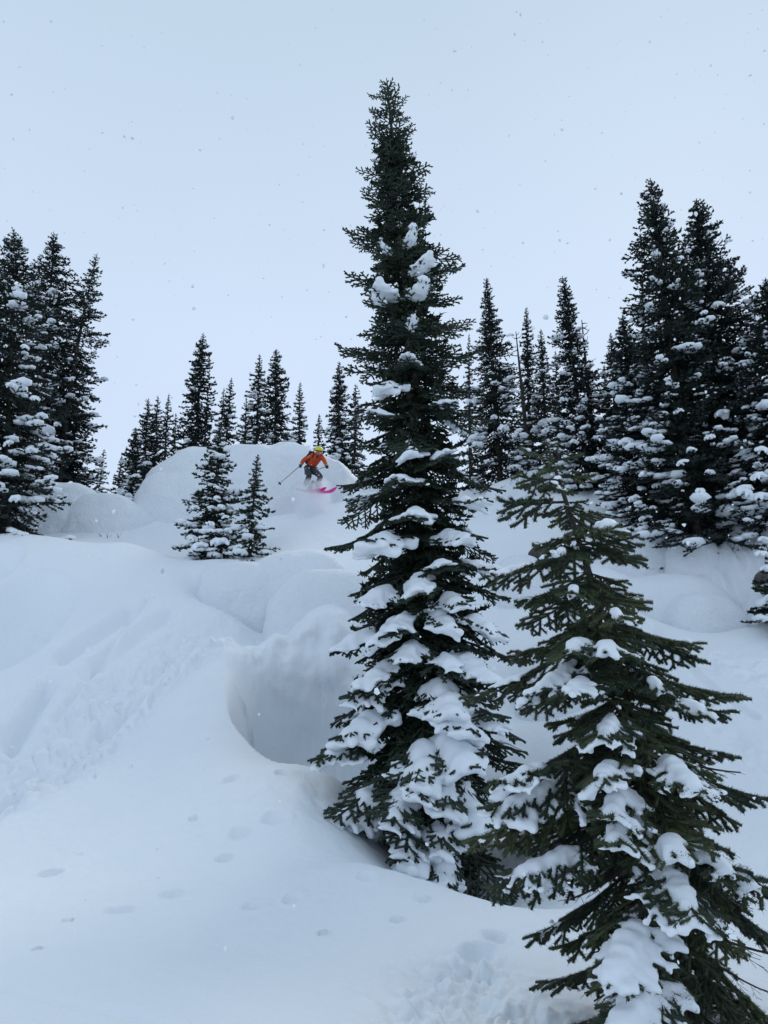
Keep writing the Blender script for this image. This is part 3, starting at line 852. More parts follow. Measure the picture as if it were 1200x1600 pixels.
# bare inner twigs low down on it
RD = random.Random(21)
dead = []
for k in range(4):
    bo = Bough(0.8, 5000 + k, spread=.5, droop=.25, lift=0, step=.07, bare=2.0, hang=.1)
    bo.seg = [(a, b, w * 1.1, False, l) for a, b, w, n, l in bo.seg]
    P0 = np.array([x[0] for x in bo.seg]); P1 = np.array([x[1] for x in bo.seg]); rd = np.array([x[2] for x in bo.seg])
    V, F = tubes(P0, P1, rd, rd * .9, 4)
    dead.append(mesh_from('dead_bough', V, [F], [M_BARK]))
for i in range(70):
    t = RD.uniform(.05, .5); p = (t1 - b1) * t + np.array((0.10 * math.sin(math.pi * t), 0, 0))
    o = link('dead_bough', RD.choice(dead), near_fir)
    o.matrix_local = Matrix.Translation(Vector(p)) @ Matrix.Rotation(RD.uniform(0, 6.283), 4, 'Z') @ Matrix.Rotation(RD.uniform(.0, .55), 4, 'Y') @ Matrix.Scale(RD.uniform(.5, 1.0), 4)
# ---------------------------------------------------------------- the stands of trees behind
PADS = []
for k in range(6):
    R = random.Random(70 + k); B = []
    for i in range(16):
        a = R.uniform(0, 6.28); r = R.random() ** .6
        B.append((r * math.cos(a) * .8, r * math.sin(a) * .65, -.45 * r * r + R.uniform(-.05, .05), R.uniform(.25, .5) * (1.15 - .5 * r), R.uniform(.25, .45) * (1.15 - .5 * r), R.uniform(.22, .34)))
    for i in range(3):
        a = R.uniform(0, 6.28)
        B.append((math.cos(a) * .85, math.sin(a) * .7, -.55, .16, .16, .3))
    me = remeshed('snow_pad', B, .09, M_CLUMP, 3, .03, k)
    biggest_piece(me); PADS.append(me)

LIB = {}
def far_prof(wid, shape, seed):
    def f(t, a):
        if shape == 'spire':
            r = np.interp(t, (0, .08, .2, .45, .7, .88, 1), (.75, 1, .98, .78, .48, .26, .06))
        elif shape == 'column':
            r = np.interp(t, (0, .08, .3, .55, .75, .9, 1), (.8, 1, .95, .82, .56, .28, .05))
        else:
            r = np.interp(t, (0, .08, .3, .6, .85, 1), (.9, 1, .8, .5, .22, .05))
        return wid * r * (1 + .42 * float(perlin(math.cos(a) * 1.3 + seed, math.sin(a) * 1.3, t * 11.0)) + .35 * float(perlin(math.cos(a) * .8 + seed, math.sin(a) * .8, t * 4.0 + 9)))
    return f

def stand_tree(label, ptop, pbase, D, wpx, nb=150, shape='spire', snow=1.0, seed=0, clumps=(), group=None, base_z=None, bend=0.0, droop=0.0, tlo=.01, Dt=None, inner=0, name='spruce_tree', mat=None, keep=None, snow_top=.75):
    R = random.Random(1000 + seed)
    b = at(pbase[0], pbase[1], D); g = gz(b[0], b[1])
    b[2] = min(b[2], g) - 0.15 if base_z is None else base_z
    if b[2] < g - 3: b[2] = g - .15
    t = at(ptop[0], ptop[1], Dt or D); H = t[2] - b[2]
    wid = wpx / 2 / FPX * D / 0.95 * 1.5; nb = int(nb * 1.02)
    root = thing(name, label, 'tree', tuple(b), group)
    bend = bend or R.uniform(-.06, .06)
    def ax(q):
        return (t - b) * q + np.array((bend * math.sin(math.pi * q) * H * .1, 0, 0))
    V, F, F3 = tube_path([ax(i / 12) for i in range(13)], [0.012 * H * (1 - i / 12) + .012 for i in range(13)], 7, .1)
    link('trunk', mesh_from('trunk', V, [F, F3], [M_BARK], smooth=True), root)
    pit = lambda q, R: (R.uniform(.0, .55) if q > .9 else R.uniform(-.25, .35) if q > .6 else R.uniform(-.55, .0)) - droop
    prof = far_prof(wid, shape, seed * 1.37)
    sn = lambda q: tuple(snow * x for x in ((.0, .03, .2) if q > snow_top else (.06, .2, .22) if q > .4 else (.2, .3, .18)))
    V, B = coarse_crown(ax, H, prof, nb, R, pit, sn, tlo=tlo, CO=CF if D > 27.5 else CO)
    if inner:
        V2, _ = coarse_crown(ax, H, prof, inner // 2, R, pit, lambda q: (0, 0, 0), inner=.55, tlo=tlo, thi=.93, CO=CF)
        V = np.r_[V, V2]
    link('crown', mesh_from('crown', V, [np.arange(len(V)).reshape(-1, 3)], [mat or M_FAR]), root)
    if len(B):
        V, F = blobs(B[::1] if D < 26 else B[::2] * np.array((1, 1, 1, 1.2, 1.2, 1.2)), 1, .5, seed)
        link('snow_load', mesh_from('snow_load', V, [F], [M_CLUMP], smooth=True), root, kind='stuff')
    for cx, cy, sz in clumps:
        u = (cy - ptop[1]) / max(1.0, pbase[1] - ptop[1]); q = 1 - u
        rr = float(prof(max(.05, min(.98, q)), -1.57))
        dx = cx - (ptop[0] + (pbase[0] - ptop[0]) * u)
        off = math.sqrt(max(.05, 1 - min(1, abs(dx) / (wpx * .6)) ** 2))
        p = at(cx, cy, D - rr * off * .75)
        o = link('snow_clump', R.choice(PADS), root)
        s = sz * D / FPX
        o.location = Vector(p - b); o.scale = (s, s * R.uniform(.7, .95), s * R.uniform(.75, 1.0)); o.rotation_euler = (R.uniform(.05, .4), R.uniform(-.25, .25), R.uniform(-.8, .8) )
    return root

G1 = 'spruces at the left edge'; G2 = 'far spruces on the left ridge'; G3 = 'spruces behind the snow pillow'; G4 = 'spruces on the right of the ridge'; G5 = 'large spruces at the right edge'
S = 'tree'
# left edge
stand_tree('dark snowy spruce cut by the left edge, lowest boughs sweeping over the snow', (22,358), (12,815), 20.6, 150, 300, 'column', 1.0, 1, ((10,440,7),(48,700,12),(20,600,11),(55,620,9),(12,690,10),(25,775,12),(40,540,8)), G1, inner=120)
stand_tree('thick spruce with a forked looking top, second from the left edge', (84,362), (66,762), 26.2, 122, 300, 'column', .9, 2, ((60,440,7),(64,470,8),(58,620,12),(75,600,9),(90,660,9),(60,705,10)), G1, inner=120)
stand_tree('slender bent spruce leaning right with ragged top, right of the left edge group', (152,396), (94,762), 26.0, 84, 220, 'column', .7, 3, ((108,560,7),(112,590,7)), G1, bend=-.2, inner=60)
stand_tree('short spruce half hidden at the right foot of the leaning spruce', (112,630), (106,762), 26.6, 54, 120, 'column', .8, 4, (), G1)
stand_tree('spruce half out of frame at the left edge behind the snowy one', (-30,380), (-28,790), 20.5, 120, 180, 'column', .9, 5, (), G1, inner=60)
# far left
stand_tree('small distant spruce standing alone left of the ridge cluster', (163,702), (154,772), 36, 32, 80, 'spire', .7, 6, (), G2)
stand_tree('tiny distant spruce left of the lone small one', (136,742), (134,774), 38, 20, 50, 'spire', .6, 7, (), G2)
stand_tree('low bushy spruce at the left foot of the ridge cluster', (190,712), (186,772), 34, 36, 80, 'wide', .7, 8, (), G2)
stand_tree('spruce at the left front of the ridge cluster with a snow lump near its foot', (212,668), (208,790), 30, 48, 150, 'spire', 1.2, 9, ((229,722,9),(213,741,8)), G2, inner=50)
stand_tree('left of the three close tops in the ridge cluster', (232,622), (226,765), 33, 44, 150, 'column', .6, 10, (), G2, inner=50)
stand_tree('middle one of the three close tops in the ridge cluster', (247,618), (244,760), 34, 38, 130, 'column', .6, 11, (), G2, inner=50)
stand_tree('right of the three close tops in the ridge cluster', (264,615), (258,752), 33, 34, 120, 'column', .5, 12, (), G2)
stand_tree('thin spruce between the three close tops and the tall ridge spruce', (275,645), (274,745), 35, 28, 90, 'column', .5, 13, (), G2)
stand_tree('snow edged small spruce hugging the left end of the high pillow', (206,722), (203,806), 25.5, 46, 110, 'wide', 1.2, 39, ((212,742,8),(200,772,8)), G2, droop=.1)
# behind the pillow
stand_tree('tall ragged ridge spruce left of the high snow pillow', (318,520), (303,728), 29, 58, 220, 'column', .6, 14, ((291,686,6),(297,722,8)), G3, inner=80)
stand_tree('narrow spruce touching the right side of the tall ragged ridge spruce', (325,612), (322,715), 31, 26, 90, 'column', .5, 15, (), G3)
stand_tree('slim spruce with leaning top above the small pair', (362,590), (350,716), 31, 34, 120, 'column', .5, 16, (), G3, inner=30)
stand_tree('narrow spruce hidden behind the slim leaning top one', (350,606), (342,716), 33, 30, 90, 'column', .5, 17, (), G3)
stand_tree('short spruce at the left of the paired tall ones behind the pillow', (385,620), (386,712), 32, 30, 90, 'column', .6, 18, (), G3)
stand_tree('left of the paired tall spruces behind the pillow', (406,553), (404,710), 31, 40, 150, 'column', .7, 19, ((395,680,6),(404,694,5)), G3, inner=50)
stand_tree('right of the paired tall spruces behind the pillow, the broader one', (432,545), (434,712), 30, 54, 200, 'column', .6, 20, (), G3, inner=60)
stand_tree('small pointed spruce just left of the skier', (469,597), (468,722), 31, 32, 110, 'spire', .8, 21, ((478,668,6),(474,700,7)), G3)
stand_tree('tiny spruce tops right behind the skier helmet', (499,647), (499,728), 33, 28, 90, 'spire', .5, 22, (), G3)
stand_tree('dark spruce partly hidden by the left side of the tallest tree', (530,565), (530,735), 29, 50, 170, 'spire', .6, 23, ((545,655,5),), G3, inner=50)
stand_tree('spruce behind the tallest tree, showing only between its boughs', (556,600), (552,740), 31, 44, 110, 'spire', .6, 24, (), G3)
# the pair in front of the pillow
stand_tree('bushy small spruce with a snow skirt, the bigger of the pair before the pillow', (344,664), (330,866), 20.0, 92, 190, 'wide', 1.5, 25,
           ((331,740,6),(340,760,7),(338,776,7),(305,790,9),(348,790,8),(352,806,7),(330,816,9),(355,826,9),(310,850,17),(345,842,16),(300,838,11)), None, droop=.12, mat=M_MID, keep=1, snow_top=.9)
stand_tree('thin open little spruce, the smaller of the pair before the pillow', (403,710), (390,872), 19.6, 62, 100, 'wide', .9, 26, ((384,828,7),(372,852,9),(400,800,5)), None, droop=.1, mat=M_MID, keep=1, snow_top=.9)
# right of the tall spruce
stand_tree('thin spruce peeping out right beside the tallest tree', (733,522), (736,742), 30, 30, 120, 'spire', .5, 27, (), G4)
stand_tree('broad topped spruce with a round snow ball, right of the tallest tree', (760,434), (782,744), 25.5, 98, 280, 'wide', .8, 28, ((787,665,13),(798,522,8),(805,610,8),(787,618,7),(770,650,8),(757,665,7)), G4, inner=120)
stand_tree('narrow pointed spruce between the broad topped one and its neighbour', (822,480), (828,744), 28, 44, 180, 'spire', .6, 29, ((836,618,7),(812,650,6)), G4, inner=60)
stand_tree('pointed spruce left of the tall one with the dead branch', (845,514), (852,748), 27, 52, 190, 'spire', .8, 30, ((852,655,9),(868,690,8)), G4, inner=60)
stand_tree('small top behind the pointed spruces', (868,548), (872,740), 30, 34, 120, 'spire', .5, 31, (), G4)
stand_tree('tall spire spruce in the middle of the right hand stand', (879,431), (925,792), 23.5, 96, 300, 'spire', 1.0, 32, ((893,667,9),(898,688,9),(880,622,9),(938,652,9),(925,740,9),(935,768,9),(912,540,6),(870,700,9)), G4, inner=140)
stand_tree('thin far spruce right of the tall spire', (944,570), (950,760), 28, 30, 110, 'spire', .6, 33, ((943,614,6),), G4)
stand_tree('ragged spruce with leaning top left of the big right hand pair', (954,520), (965,775), 24, 54, 190, 'column', .8, 34, ((965,660,9),(980,648,8)), G4, inner=60)
stand_tree('sharp topped spruce with large snow lumps below the big leaning one', (972,492), (1012,812), 20.5, 112, 300, 'spire', 1.3, 35,
           ((980,687,16),(1012,655,11),(1030,686,13),(1010,702,12),(1000,722,10),(1028,756,12),(1078,800,16),(1055,778,10),(990,775,10),(1008,806,11),(1022,792,9)), G5, inner=120, droop=.08, tlo=.035)
stand_tree('narrow top poking out left of the big leaning spruce', (1003,440), (1012,760), 24, 44, 170, 'column', .5, 36, (), G5, inner=50)
stand_tree('big spruce leaning left, highest top of the right hand stand', (1016,278), (1092,834), 19.5, 150, 420, 'column', .8, 37,
           ((1062,401,9),(1075,390,7),(1095,440,12),(1122,473,13),(1100,486,8),(1130,642,16),(1108,680,11),(1096,765,12),(1060,640,9),(1080,700,10),(1110,735,10),(1065,720,10)), G5, inner=200, tlo=.035)
stand_tree('second highest spruce of the right hand stand, beside the big leaning one', (1088,310), (1150,820), 20.5, 160, 420, 'column', .9, 38,
           ((1138,375,8),(1160,456,10),(1135,560,16),(1170,580,12),(1165,522,10),(1160,690,14),(1150,735,15),(1185,690,12),(1190,620,12),(1175,660,11)), G5, inner=200, tlo=.035)
stand_tree('spruce at the right edge with drooping snow filled boughs', (1196,434), (1222,835), 18.5, 130, 300, 'column', 1.2, 40,
           ((1165,765,24),(1190,772,18),(1192,700,14),(1185,740,13),(1195,840,12)), G5, inner=120, droop=.1, tlo=.05)
stand_tree('small spruce filling the gap below the big pair', (1108,640), (1120,815), 21.5, 80, 150, 'wide', 1.5, 41, ((1120,790,9),(1100,755,9)), G5, droop=.1)
stand_tree('low snowy young spruce leaning in from the right edge above the slope', (1212,838), (1224,930), 15.5, 110, 90, 'wide', 1.0, 42, ((1192,862,13),(1198,885,10)), None, mat=M_MID)
open('/tmp/tris','w').write('%d' % sum(len(m.polygons) for m in bpy.data.meshes))
# ---------------------------------------------------------------- skier
def solid(name, color, rough=0.5, metal=0.0, noise=0.0, nscale=20):
    m, nt, b = new_mat(name)
    b.inputs['Roughness'].default_value = rough; b.inputs['Metallic'].default_value = metal
    b.inputs['Base Color'].default_value = (*color, 1)
    if noise:
        tc = nt.nodes.new('ShaderNodeTexCoord')
        n = nt.nodes.new('ShaderNodeTexNoise'); n.inputs['Scale'].default_value = nscale; n.inputs['Detail'].default_value = 4
        nt.links.new(tc.outputs['Object'], n.inputs['Vector'])
        rp = nt.nodes.new('ShaderNodeValToRGB')
        rp.color_ramp.elements[0].position = .3; rp.color_ramp.elements[0].color = (*[c * (1 - noise) for c in color], 1)
        rp.color_ramp.elements[1].position = .7; rp.color_ramp.elements[1].color = (*[min(1, c * (1 + noise)) for c in color], 1)
        nt.links.new(n.outputs['Fac'], rp.inputs[0]); nt.links.new(rp.outputs[0], b.inputs['Base Color'])
        bp = nt.nodes.new('ShaderNodeBump'); bp.inputs['Distance'].default_value = .01
        nt.links.new(n.outputs['Fac'], bp.inputs['Height']); nt.links.new(bp.outputs[0], b.inputs['Normal'])
    return m
M_JACKET = solid('orange_jacket', (0.52, 0.055, 0.008), .7, noise=.25, nscale=9)
M_TROUSER = solid('slate_trousers', (0.03, 0.034, 0.045), .8, noise=.3, nscale=9)
M_SKIN = solid('skin', (0.45, 0.25, 0.18), .5)
M_BLACK = solid('black_fabric', (0.012, 0.012, 0.016), .7, noise=.3)
M_HELMET = solid('yellow_helmet', (0.62, 0.66, 0.02), .35)
M_LENS = solid('orange_lens', (0.7, 0.12, 0.02), .15)
M_PINK = solid('pink_ski', (0.80, 0.03, 0.34), .35)
M_POLE = solid('dark_pole', (0.02, 0.02, 0.025), .4, .3)

def skin_mesh(name, nodes, edges, mat, sub=2, root=0):
    """nodes: (x, y, z, rx, ry)"""
    me = bpy.data.meshes.new(name)
    me.from_pydata([n[:3] for n in nodes], edges, [])
    o = bpy.data.objects.new(name, me); COL.objects.link(o)
    m = o.modifiers.new('skin', 'SKIN'); m.use_smooth_shade = True
    for i, n in enumerate(nodes):
        o.data.skin_vertices[0].data[i].radius = (n[3], n[4])
        o.data.skin_vertices[0].data[i].use_root = (i == root)
    s = o.modifiers.new('sub', 'SUBSURF'); s.levels = sub; s.render_levels = sub
    dg = bpy.context.evaluated_depsgraph_get()
    out = bpy.data.meshes.new_from_object(o.evaluated_get(dg)); out.name = name
    bpy.data.objects.remove(o); bpy.data.meshes.remove(me)
    out.materials.clear(); out.materials.append(mat)
    for p in out.polygons: p.use_smooth = True
    return out

DS = 23.6
J = {k: at(px, py, DS + d) for k, (px, py, d) in dict(
    pelvis=(485, 732, .28), waist=(488, 725.5, .16), chest=(494, 714.5, -.08), neck=(496.5, 709.5, -.18), head=(498.2, 704.2, -.27),
    sl=(486, 711.8, -.02), el=(473.5, 719.5, -.10), hl=(470, 727.0, -.30),
    sr=(502.5, 713.0, -.10), er=(507.5, 721.0, -.22), hr=(510.5, 728.5, -.42),
    hipl=(481.3, 733.5, .24), kneel=(483.0, 744.5, -.30), anklel=(477.5, 757.5, .10),
    hipr=(489.8, 734.5, .20), kneer=(501.0, 744.5, -.32), ankler=(494.5, 760, .02)).items()}
O = J['pelvis'].copy()
def jn(k, r, r2=None, d=(0, 0, 0)):
    p = J[k] - O + np.array(d); return (*p, r, r2 or r)
person = thing('person', 'skier crouched in mid jump, orange jacket, yellow helmet, grey trousers, black pack straps', 'person', tuple(O))
def lerp(a, b, t): return J[a] * (1 - t) + J[b] * t - O
def ln(a, b, t, r): return (*lerp(a, b, t), r, r)
N = [jn('pelvis', .135, .12), jn('waist', .12, .11), jn('chest', .15, .12), jn('neck', .06), jn('head', .085, .095),
     jn('sl', .062), jn('el', .045), jn('hl', .035), jn('sr', .062), jn('er', .045), jn('hr', .035),
     jn('hipl', .095), jn('kneel', .065), jn('anklel', .045), jn('hipr', .095), jn('kneer', .065), jn('ankler', .045)]
E = [(0, 1), (1, 2), (2, 3), (3, 4), (2, 5), (5, 6), (6, 7), (2, 8), (8, 9), (9, 10), (0, 11), (11, 12), (12, 13), (0, 14), (14, 15), (15, 16)]
link('body', skin_mesh('body', N, E, M_SKIN), person)
N = [jn('pelvis', .165, .15, (0, 0, .02)), jn('waist', .16, .14), jn('chest', .19, .155), jn('neck', .09, .085),
     jn('sl', .095), jn('el', .074), ln('el', 'hl', .82, .058), jn('sr', .095), jn('er', .074), ln('er', 'hr', .82, .058)]
E = [(0, 1), (1, 2), (2, 3), (2, 4), (4, 5), (5, 6), (2, 7), (7, 8), (8, 9)]
link('jacket', skin_mesh('jacket', N, E, M_JACKET), person)
N = [jn('pelvis', .155, .145, (0, 0, -.04)), jn('hipl', .125), jn('kneel', .095), ln('kneel', 'anklel', .6, .09), jn('anklel', .085), jn('hipr', .125), jn('kneer', .095), ln('kneer', 'ankler', .6, .09), jn('ankler', .085)]
E = [(0, 1), (1, 2), (2, 3), (3, 4), (0, 5), (5, 6), (6, 7), (7, 8)]
link('trousers', skin_mesh('trousers', N, E, M_TROUSER), person)
fwd = J['head'] - J['waist']; fwd[2] = 0
FD = np.array((.38, -.9, -.22)); FD /= np.linalg.norm(FD)       # where the face looks
hc = J['head'] - O + np.array((0, 0, .02))
V, F = blobs([(0, 0, 0, .135, .155, .125)], 3)
V = V[:]; V[:, 2] = np.where(V[:, 2] < -.045, -.045 + (V[:, 2] + .045) * .35, V[:, 2])
rot = Matrix.Rotation(math.atan2(FD[0], -FD[1]), 3, 'Z') @ Matrix.Rotation(.35, 3, 'X')
RM = np.array(rot)
link('helmet', mesh_from('helmet', V @ RM.T + hc, [F], [M_HELMET], smooth=True), person)
def arc_band(r, h, a0, a1, z0, thick, sq=1.12):
    n = 18; Vv = []
    for i in range(n + 1):
        a = a0 + (a1 - a0) * i / n; k = math.sin(math.pi * i / n) ** .4 if 0 < i < n else .3
        for (dr, dz) in ((0, -h * k), (thick, -h * k * .8), (thick, h * k * .8), (0, h * k)):
            Vv.append((math.sin(a) * (r + dr), -math.cos(a) * (r + dr) * sq, z0 + dz))
    Ff = [(4 * i + j, 4 * i + (j + 1) % 4, 4 * i + 4 + (j + 1) % 4, 4 * i + 4 + j) for i in range(n) for j in range(4)]
    Ff += [(3, 2, 1, 0), (4 * n, 4 * n + 1, 4 * n + 2, 4 * n + 3)]
    return np.array(Vv), Ff
Vg, Fg = arc_band(.108, .042, -1.15, 1.15, -.045, .028)
gog = link('goggles', mesh_from('goggles', Vg @ RM.T + hc, [Fg], [M_LENS], smooth=True), person)
Vg, Fg = arc_band(.137, .014, -3.1, 3.1, -.03, .006)
link('goggle_strap', mesh_from('goggle_strap', Vg @ RM.T + hc, [Fg], [M_BLACK], smooth=True), person)
V, F = blobs([(0, -.135, -.075, .016, .025, .02), (0, -.10, -.115, .045, .045, .035)], 2)
link('face', mesh_from('face', V @ RM.T + hc, [F], [M_SKIN], smooth=True), person)

def glove(side):
    h, e = ('hl', 'el') if side < 0 else ('hr', 'er')
    c = J[h] - O; d = J[h] - J[e]; d /= np.linalg.norm(d)
    nodes = [(*(c - d * .06), .042, .042), (*(c + d * .02), .05, .038)]; ed = [(0, 1)]
    lat = np.cross(d, (0, -1, 0.2)); lat /= np.linalg.norm(lat); out = np.cross(lat, d)
    for k in range(4):
        b = c + d * .05 + lat * (.033 - .022 * k); i = len(nodes)
        nodes += [(*b, .014, .014), (*(b + d * .03 - out * .022), .013, .013), (*(b + d * .012 - out * .05), .012, .012)]
        ed += [(1, i), (i, i + 1), (i + 1, i + 2)]
    i = len(nodes); b = c + lat * .045
    nodes += [(*b, .016, .016), (*(b + d * .03 - out * .03), .014, .014)]; ed += [(1, i), (i, i + 1)]
    link('glove', skin_mesh('glove', nodes, ed, M_BLACK, 1), person)
glove(-1); glove(1)

# pack with shoulder straps
pk = (J['chest'] * .6 + J['waist'] * .4); pk = pk + np.array((-.13, .19, .14))
pack = thing('backpack', "black backpack riding high on the skier's back", 'backpack', tuple(pk))
bm = bmesh.new(); bmesh.ops.create_cube(bm, size=1); bmesh.ops.scale(bm, vec=(.31, .2, .46), verts=bm.verts)
bmesh.ops.bevel(bm, geom=bm.edges[:], offset=.06, segments=3, profile=.6, affect='EDGES')
me = bpy.data.meshes.new('bag'); bm.to_mesh(me); bm.free(); me.materials.append(M_BLACK)
for p in me.polygons: p.use_smooth = True
bg = link('bag', me, pack); bg.rotation_euler = (math.radians(38), math.radians(14), math.radians(20))
for s_ in ('sl', 'sr'):
    a = J[s_] * .62 + J['neck'] * .38
    pts = [pk + (0, 0, .16), a + (0, .06, .15), a + (0, -.09, .10), J['chest'] * .5 + J[s_] * .5 + (0, -.185, -.03), J['waist'] * .7 + J[s_] * .3 + (0, -.165, .02), J['waist'] + (.12 if s_ == 'sr' else -.17, .06, 0)]
    P = []
    for i in range(len(pts) - 1):
        for k in range(4): P.append(pts[i] * (1 - k / 4) + pts[i + 1] * k / 4)
    P = np.array(P + [pts[-1]]) - pk
    V, F, F3 = tube_path(P, [.02] * len(P), 6)
    link('strap', mesh_from('strap', V, [F, F3], [M_BLACK], smooth=True), pack)

# skis and boots
def ski(label, tail, tip, lift=.16):
    tail = np.array(tail); tip = np.array(tip); d = tip - tail; L = np.linalg.norm(d); d /= L
    w = np.cross(d, (0, 0, 1.0)); w /= np.linalg.norm(w); up = np.cross(w, d)
    up = up if up[2] > 0 else -up
    roll = .35; w2 = w * math.cos(roll) + up * math.sin(roll); up2 = np.cross(w2, d); up2 = up2 if up2[2] > 0 else -up2
    n = 40; V = []
    for i in range(n + 1):
        t = i / n
        hw = np.interp(t, (0, .03, .12, .45, .8, .92, .98, 1), (.03, .055, .062, .052, .068, .066, .035, .008))
        z = lift * max(0, (t - .84) / .16) ** 1.6 + .05 * max(0, (.1 - t) / .1) ** 2 - .03 * math.sin(math.pi * t)
        for sx, sz in ((-1, 0), (1, 0), (1, .014), (-1, .014)):
            V.append(d * L * t + w2 * hw * sx + up2 * (z + sz))
    F = [(4 * i + j, 4 * i + (j + 1) % 4, 4 * i + 4 + (j + 1) % 4, 4 * i + 4 + j) for i in range(n) for j in range(4)] + [(3, 2, 1, 0), (4 * n, 4 * n + 1, 4 * n + 2, 4 * n + 3)]
    r = thing('ski', label, 'ski', tuple(tail))
    link('blade', mesh_from('blade', np.array(V), [F], [M_PINK]), r)
    bm = bmesh.new(); bmesh.ops.create_cube(bm, size=1); bmesh.ops.scale(bm, vec=(.3, .07, .045), verts=bm.verts)
    bmesh.ops.bevel(bm, geom=bm.edges[:], offset=.012, segments=2, affect='EDGES')
    me = bpy.data.meshes.new('binding'); bm.to_mesh(me); bm.free(); me.materials.append(M_BLACK)
    o = link('binding', me, r)
    M = Matrix((tuple(d), tuple(w2), tuple(up2))).transposed().to_4x4(); M.translation = Vector(d * L * .47 + up2 * .01)
    o.matrix_local = M
    return d, w2, up2, tail, L
skL = ski('bright pink ski with upturned tip, the nearer one under the skier', at(471, 768.5, DS + .35), at(523, 768.0, DS - 1.05))
skR = ski('pink ski sunk in the powder, mostly hidden, behind the nearer one', at(463, 765.5, DS + .75), at(507, 766.5, DS - .75), .12)
def boot(kn, an, sk, t=.47):
    d, w, up, tail, L = sk
    foot = tail + d * L * t + up * .09
    a = J[an] - O; f = foot - O
    J[an] = foot + up * .16 - d * .06
    nodes = [(*(f - d * .10), .05, .05), (*(f - d * .05 + up * .10), .058, .058), (*(f - d * .02 + up * .28), .065, .065), (*(f + d * .12), .045, .042)]
    link('ski_boot', skin_mesh('ski_boot', nodes, [(0, 1), (1, 2), (0, 3)], M_BLACK, 1), person)
boot('kneel', 'anklel', skL); boot('kneer', 'ankler', skR)

def pole(label, top, tip, full):
    top = np.array(top); tip = np.array(tip); d = tip - top; d /= np.linalg.norm(d); L = full
    r = thing('ski_pole', label, 'ski pole', tuple(top))
    V, F, F3 = tube_path([d * (-.06), d * L * .3, d * L * .7, d * L], [.011, .010, .009, .006], 8)
    link('shaft', mesh_from('shaft', V, [F, F3], [M_POLE], smooth=True), r)
    V, F, F3 = tube_path([-d * .10, -d * .06, d * .05], [.02, .018, .016], 8)
    link('grip', mesh_from('grip', V, [F, F3], [M_BLACK], smooth=True), r)
    V, F, F3 = tube_path([d * (L - .10), d * (L - .085), d * (L - .06), d * (L - .05)], [.018, .055, .06, .015], 12)
    link('basket', mesh_from('basket', V, [F, F3], [M_BLACK], smooth=True), r)
tip = at(434.5, 757.5, DS - .45); top_ = J['hl']
pole('dark ski pole swung out low to the left in the skier right hand', top_, tip, float(np.linalg.norm(tip - top_)))
tip2 = at(489, 736.5, DS + .35); d2 = tip2 - J['hr']
pole("dark ski pole trailing behind the skier's knees, held beside the branch", J['hr'], tip2, 1.05)

# ---------------------------------------------------------------- powder thrown up by the skis
def spray(name, label, spots, dens, seed, tint=(1, 1, 1)):
    c = np.mean([s[:3] for s in spots], 0)
    B = [(*(np.array(s[:3]) - c), s[3], s[4], s[5]) for s in spots]
    me = remeshed(name, B, .09, M_SNOW, 4)
    m = bpy.data.materials.new(name); m.use_nodes = True; nt = m.node_tree
    for n in list(nt.nodes): nt.nodes.remove(n)
    out = nt.nodes.new('ShaderNodeOutputMaterial'); v = nt.nodes.new('ShaderNodeVolumePrincipled')
    v.inputs['Color'].default_value = (.97, .98, 1, 1); v.inputs['Anisotropy'].default_value = .2
    tcn = nt.nodes.new('ShaderNodeTexCoord')
    acc = None
    for b in B:                                            # density falls off smoothly from the middle of each puff
        mp = nt.nodes.new('ShaderNodeVectorMath'); mp.operation = 'SUBTRACT'; mp.inputs[1].default_value = b[:3]
        nt.links.new(tcn.outputs['Object'], mp.inputs[0])
        dv = nt.nodes.new('ShaderNodeVectorMath'); dv.operation = 'DIVIDE'; dv.inputs[1].default_value = b[3:]
        nt.links.new(mp.outputs[0], dv.inputs[0])
        le = nt.nodes.new('ShaderNodeVectorMath'); le.operation = 'LENGTH'; nt.links.new(dv.outputs[0], le.inputs[0])
        mr = nt.nodes.new('ShaderNodeMapRange'); mr.interpolation_type = 'SMOOTHSTEP'
        mr.inputs['From Min'].default_value = .95; mr.inputs['From Max'].default_value = .15; mr.inputs['To Min'].default_value = 0; mr.inputs['To Max'].default_value = 1
        nt.links.new(le.outputs['Value'], mr.inputs['Value'])
        if acc is None: acc = mr.outputs[0]
        else:
            ad = nt.nodes.new('ShaderNodeMath'); ad.operation = 'MAXIMUM'; nt.links.new(acc, ad.inputs[0]); nt.links.new(mr.outputs[0], ad.inputs[1]); acc = ad.outputs[0]
    ns = nt.nodes.new('ShaderNodeTexNoise'); ns.inputs['Scale'].default_value = 3.2; ns.inputs['Detail'].default_value = 5; ns.inputs['Roughness'].default_value = .65
    nt.links.new(tcn.outputs['Object'], ns.inputs['Vector'])
    nr = nt.nodes.new('ShaderNodeMapRange'); nr.inputs['From Min'].default_value = .34; nr.inputs['From Max'].default_value = .66; nr.inputs['To Max'].default_value = dens
    nt.links.new(ns.outputs['Fac'], nr.inputs['Value'])
    ml = nt.nodes.new('ShaderNodeMath'); ml.operation = 'MULTIPLY'; nt.links.new(acc, ml.inputs[0]); nt.links.new(nr.outputs[0], ml.inputs[1])
    nt.links.new(ml.outputs[0], v.inputs['Density']); nt.links.new(v.outputs[0], out.inputs['Volume'])
    me.materials.clear(); me.materials.append(m)
    o = link(name, me, None, kind='stuff', label=label); o.location = c
    return o
def sp(px, py, D, rx, ry=None, rz=None):
    p = at(px, py, D); return (*p, rx, ry or rx, rz or rx)
